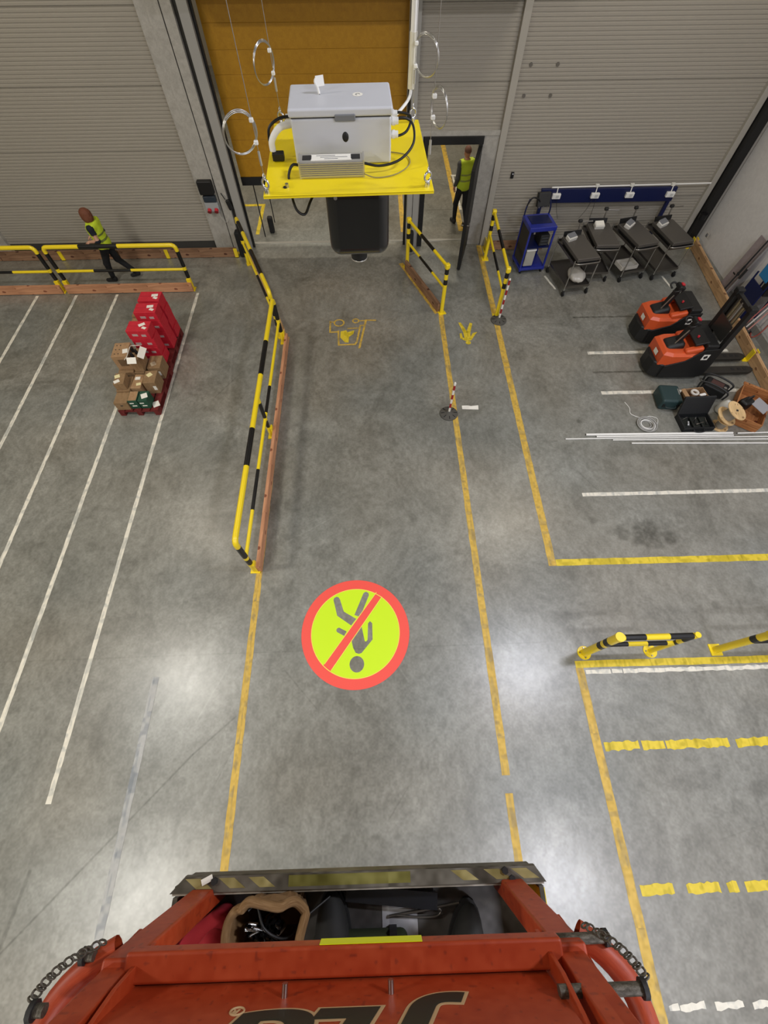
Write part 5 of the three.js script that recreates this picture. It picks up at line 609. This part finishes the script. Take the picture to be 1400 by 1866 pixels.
function person(label, pos, turn, J, C) {
  const t = thing('person', label, 'person', pos, turn, 'people in the hall');
  const legs = (p, f) => { let d = 9; for (const s of ['l', 'r']) { d = smin(d, cap(p, J[s + 'hip'], J[s + 'knee'], 0.082 + f, 0.056 + f), 0.04); d = smin(d, cap(p, J[s + 'knee'], J[s + 'ankle'], 0.056 + f, 0.038 + f), 0.03); } return d; };
  const torso = (p, f) => { let d = ell(p, J.pelvis, [0.165 + f, 0.13 + f, 0.115 + f]); d = smin(d, ell(p, J.waist, [0.135 + f, 0.15 + f, 0.1 + f]), 0.06); d = smin(d, ell(p, J.chest, [0.165 + f, 0.17 + f, 0.112 + f]), 0.06); for (const s of ['l', 'r']) d = smin(d, cap(p, J.neck0, J[s + 'sh'], 0.06 + f, 0.055 + f), 0.05); return d; };
  const arms = (p, f) => { let d = 9; for (const s of ['l', 'r']) { d = smin(d, cap(p, J[s + 'sh'], J[s + 'elb'], 0.052 + f, 0.042 + f), 0.03); d = smin(d, cap(p, J[s + 'elb'], J[s + 'wr'], 0.042 + f, 0.029 + f), 0.025); } return d; };
  const head = (p) => { const h = J.head; let d = ell(p, [h[0], h[1] + 0.02, h[2] - 0.01], [0.076, 0.105, 0.095]); d = smin(d, ell(p, [h[0], h[1] - 0.055, h[2] + 0.03], [0.055, 0.06, 0.06]), 0.04); d = smin(d, cap(p, [h[0], h[1] + 0.015, h[2] + 0.086], [h[0], h[1] - 0.025, h[2] + 0.105], 0.007, 0.014), 0.012); for (const s of [-1, 1]) { d = smin(d, ell(p, [h[0] + s * 0.077, h[1] - 0.01, h[2] - 0.005], [0.012, 0.03, 0.019]), 0.008); const eye = ell(p, [h[0] + s * 0.031, h[1] + 0.012, h[2] + 0.086], [0.016, 0.01, 0.012]); d = Math.max(d, -eye - 0.002); } d = smin(d, cap(p, [h[0] - 0.02, h[1] - 0.058, h[2] + 0.083], [h[0] + 0.02, h[1] - 0.058, h[2] + 0.083], 0.008, 0.008), 0.006); return smin(d, cap(p, J.neck, [h[0], h[1] - 0.04, h[2] - 0.02], 0.052, 0.05), 0.03); };
  const hand = (p, s) => { const w = J[s + 'wr'], e = J[s + 'elb'], u = V(w[0] - e[0], w[1] - e[1], w[2] - e[2]).normalize(), side = V(...(J[s + 'palm'] ?? [0, 1, 0])).cross(u).normalize(), nrm = u.clone().cross(side), at = (a, b, c) => [w[0] + u.x * a + side.x * b + nrm.x * c, w[1] + u.y * a + side.y * b + nrm.y * c, w[2] + u.z * a + side.z * b + nrm.z * c]; let d = smin(cap(p, at(-0.02, 0, 0), at(0.03, 0, 0), 0.029, 0.028), cap(p, at(0.03, -0.02, 0), at(0.07, -0.022, 0), 0.021, 0.016), 0.02); d = smin(d, cap(p, at(0.03, 0.02, 0), at(0.07, 0.022, 0), 0.021, 0.016), 0.02); [[-0.032, 0.055], [-0.011, 0.068], [0.011, 0.072], [0.032, 0.062]].forEach(([o, L]) => { d = smin(d, Math.min(cap(p, at(0.07, o, 0), at(0.07 + L * 0.55, o, -0.012), 0.0095, 0.009), cap(p, at(0.07 + L * 0.55, o, -0.012), at(0.07 + L, o, -0.038), 0.009, 0.0078)), 0.006); }); d = smin(d, Math.min(cap(p, at(0.02, 0.028, -0.006), at(0.05, 0.055, -0.018), 0.013, 0.0105), cap(p, at(0.05, 0.055, -0.018), at(0.078, 0.058, -0.03), 0.0105, 0.009)), 0.01); return d; };
  const box = (pts, m) => [0, 1, 2].map((i) => Math.min(...pts.map((q) => q[i])) - m).concat([0, 1, 2].map((i) => Math.max(...pts.map((q) => q[i])) + m));
  const mk = (sdf, pts, m, cell) => { const b = box(pts, m); return surface(sdf, b.slice(0, 3), b.slice(3), cell); };
  const all = Object.entries(J).filter(([k]) => !k.endsWith('palm')).map(([, v]) => v);
  const skin = mat(C.skin, { roughness: 0.6 });
  const body = part(t, 'body', [mk((p) => smin(smin(legs(p, 0), torso(p, 0), 0.05), smin(arms(p, 0), cap(p, J.neck0, J.neck, 0.05, 0.05), 0.04), 0.03), all, 0.2, 0.016), mk(head, [J.head, J.neck], 0.16, 0.008), mk((p) => hand(p, 'l'), [J.lwr], 0.17, 0.005), mk((p) => hand(p, 'r'), [J.rwr], 0.17, 0.005)], skin);
  for (const s of [-1, 1]) part(body, 'eye', place(new THREE.SphereGeometry(0.011, 12, 8), J.head[0] + s * 0.031, J.head[1] + 0.012, J.head[2] + 0.077), mat(0x3a2d24, { roughness: 0.2 })); part(body, 'mouth', place(rb(0.04, 0.007, 0.012, 0.003), J.head[0], J.head[1] - 0.058, J.head[2] + 0.086), mat(0x9c5a4e));
  const tp = [J.lhip, J.rhip, J.lknee, J.rknee, J.lankle, J.rankle, J.pelvis]; part(t, 'trousers', mk((p) => Math.max(smin(legs(p, 0.013), torso(p, 0.014), 0.05), p[1] - J.pelvis[1] - 0.07), tp, 0.2, 0.014), mat(C.trousers, { roughness: 0.9 }));
  const ts = [J.pelvis, J.chest, J.lsh, J.rsh, J.lelb, J.relb, J.lwr, J.rwr, J.neck]; part(t, 'shirt', mk((p) => { const d = smin(torso(p, 0.016), arms(p, 0.012), 0.03); let cut = J.pelvis[1] - 0.02 - p[1]; cut = Math.max(cut, p[1] - J.neck[1] + 0.015); if (C.short) { for (const s of ['l', 'r']) cut = Math.max(cut, -cap(p, J[s + 'elb'].map((v, i) => v * (1 - C.short) + J[s + 'sh'][i] * C.short), J[s + 'wr'], 0.075, 0.075)); } else for (const s of ['l', 'r']) cut = Math.max(cut, 0.05 - Math.hypot(p[0] - J[s + 'wr'][0], p[1] - J[s + 'wr'][1], p[2] - J[s + 'wr'][2])); return Math.max(d, cut); }, ts, 0.17, 0.012), mat(C.shirt, { roughness: 0.9 }));
  const vest = part(t, 'safety_vest', mk((p) => { let d = torso(p, 0.034); for (const s of ['l', 'r']) d = Math.max(d, -cap(p, J[s + 'sh'].map((v, i) => v + (i === 0 ? Math.sign(v) * 0.035 : 0)), J[s + 'sh'].map((v, i) => v + (i === 0 ? Math.sign(v) * 0.05 : i === 1 ? -0.16 : 0)), 0.085, 0.07)); return Math.max(d, J.pelvis[1] - 0.11 - p[1], p[1] - J.neck[1] + 0.01, 0.075 - Math.hypot(p[0] - J.neck[0], p[1] - J.neck[1] - 0.02, p[2] - J.neck[2] - 0.04)); }, [J.pelvis, J.chest, J.lsh, J.rsh, J.neck], 0.2, 0.012), mat(C.vest, { roughness: 0.7 }));
  for (const y of [J.waist[1] - 0.02, J.waist[1] + 0.11]) part(vest, 'reflective_band', mk((p) => Math.max(torso(p, 0.037), Math.abs(p[1] - y) - 0.025, Math.abs(p[0]) - 0.16), [J.pelvis, J.chest], 0.24, 0.012), mat(C.band, { roughness: 0.5 }));
  for (const s of ['l', 'r']) { const a = J[s + 'ankle'], b = J[s + 'toe']; const sh = part(t, 'shoe', mk((p) => Math.max(smin(smin(cap(p, [a[0], a[1] - 0.02, a[2] - 0.03], [a[0], a[1] + 0.03, a[2]], 0.05, 0.052), cap(p, [a[0], a[1] - 0.04, a[2]], b, 0.046, 0.038), 0.03), cap(p, [a[0], a[1] - 0.05, a[2] - 0.04], b, 0.03, 0.035), 0.02), Math.min(a[1] - 0.085, b[1] - 0.035) - p[1]), [a, b], 0.1, 0.01), mat(C.shoe, { roughness: 0.6 })); }
  part(t, 'hair', mk((p) => { const h = J.head; if (C.bob) { let d = ell(p, [h[0], h[1] + 0.02, h[2] - 0.02], [0.1, 0.128, 0.118]); d = smin(d, ell(p, [h[0], h[1] - 0.07, h[2] - 0.03], [0.105, 0.1, 0.1]), 0.05); d -= 0.006 * (N1(p[0] * 60, p[1] * 18 + p[2] * 40) - 0.5); return Math.max(d, -ell(p, [h[0], h[1] - 0.05, h[2] + 0.11], [0.062, 0.12, 0.1])); } return Math.max(ell(p, [h[0], h[1] + 0.03, h[2] - 0.015], [0.083, 0.105, 0.1]), h[1] + 0.005 - p[1] + Math.max(0, p[2] - h[2]) * 0.9); }, [J.head], 0.22, 0.009), mat(C.hair, { roughness: 0.75 }));
  return t;
}
const walker = person('person with a brown bob, lime vest and black trousers behind the hoop barrier', [-6.4, 0, -10.5], -Math.PI / 2, {
  pelvis: [0, 0.92, 0], waist: [0, 1.06, 0.01], chest: [0, 1.24, 0.015], neck0: [0, 1.37, 0], neck: [0, 1.43, 0.02], head: [0, 1.54, 0.055], lhip: [0.085, 0.86, 0], rhip: [-0.085, 0.86, 0], lknee: [0.085, 0.47, 0.13], lankle: [0.08, 0.09, 0.17], ltoe: [0.08, 0.038, 0.32], rknee: [-0.085, 0.47, -0.06], rankle: [-0.085, 0.12, -0.33], rtoe: [-0.085, 0.038, -0.2],
  lsh: [0.165, 1.34, 0], rsh: [-0.165, 1.34, 0], lelb: [0.205, 1.08, -0.03], relb: [-0.2, 1.08, 0.0], lwr: [0.13, 1.02, 0.19], rwr: [-0.12, 1.03, 0.2], lpalm: [0, 1, 0], rpalm: [0, 1, 0],
}, { skin: 0xc99a82, trousers: 0x121316, shirt: 0x161c28, vest: 0xc9e030, band: 0x6d7a38, shoe: 0x1a1a1c, hair: 0x6b3c26, bob: true, short: 0.3 });
walker.scale.set(1.1, 0.965, 1.08); walker.position.x = -6.37;
person('person in a lime vest and grey sleeves seen through the open pedestrian door', [2.42, 0, -12.72], Math.PI + 0.35, {
  pelvis: [0, 0.98, 0], waist: [0, 1.13, 0], chest: [0, 1.33, 0.0], neck0: [0, 1.48, -0.01], neck: [0, 1.54, 0.01], head: [0, 1.66, 0.04], lhip: [0.09, 0.92, 0], rhip: [-0.09, 0.92, 0], lknee: [0.09, 0.5, 0.14], lankle: [0.09, 0.09, 0.12], ltoe: [0.09, 0.038, 0.28], rknee: [-0.09, 0.5, -0.04], rankle: [-0.09, 0.13, -0.25], rtoe: [-0.09, 0.038, -0.1],
  lsh: [0.185, 1.45, 0], rsh: [-0.185, 1.45, 0], lelb: [0.24, 1.16, -0.04], relb: [-0.24, 1.16, 0.02], lwr: [0.23, 0.92, 0.07], rwr: [-0.23, 0.93, 0.12], lpalm: [1, 0, 0], rpalm: [-1, 0, 0],
}, { skin: 0xb8806c, trousers: 0x15171c, shirt: 0x4a4a4a, vest: 0xb9cf2e, band: 0x8a9448, shoe: 0x121212, hair: 0x6e4a3c });
renderer.render(scene, camera);
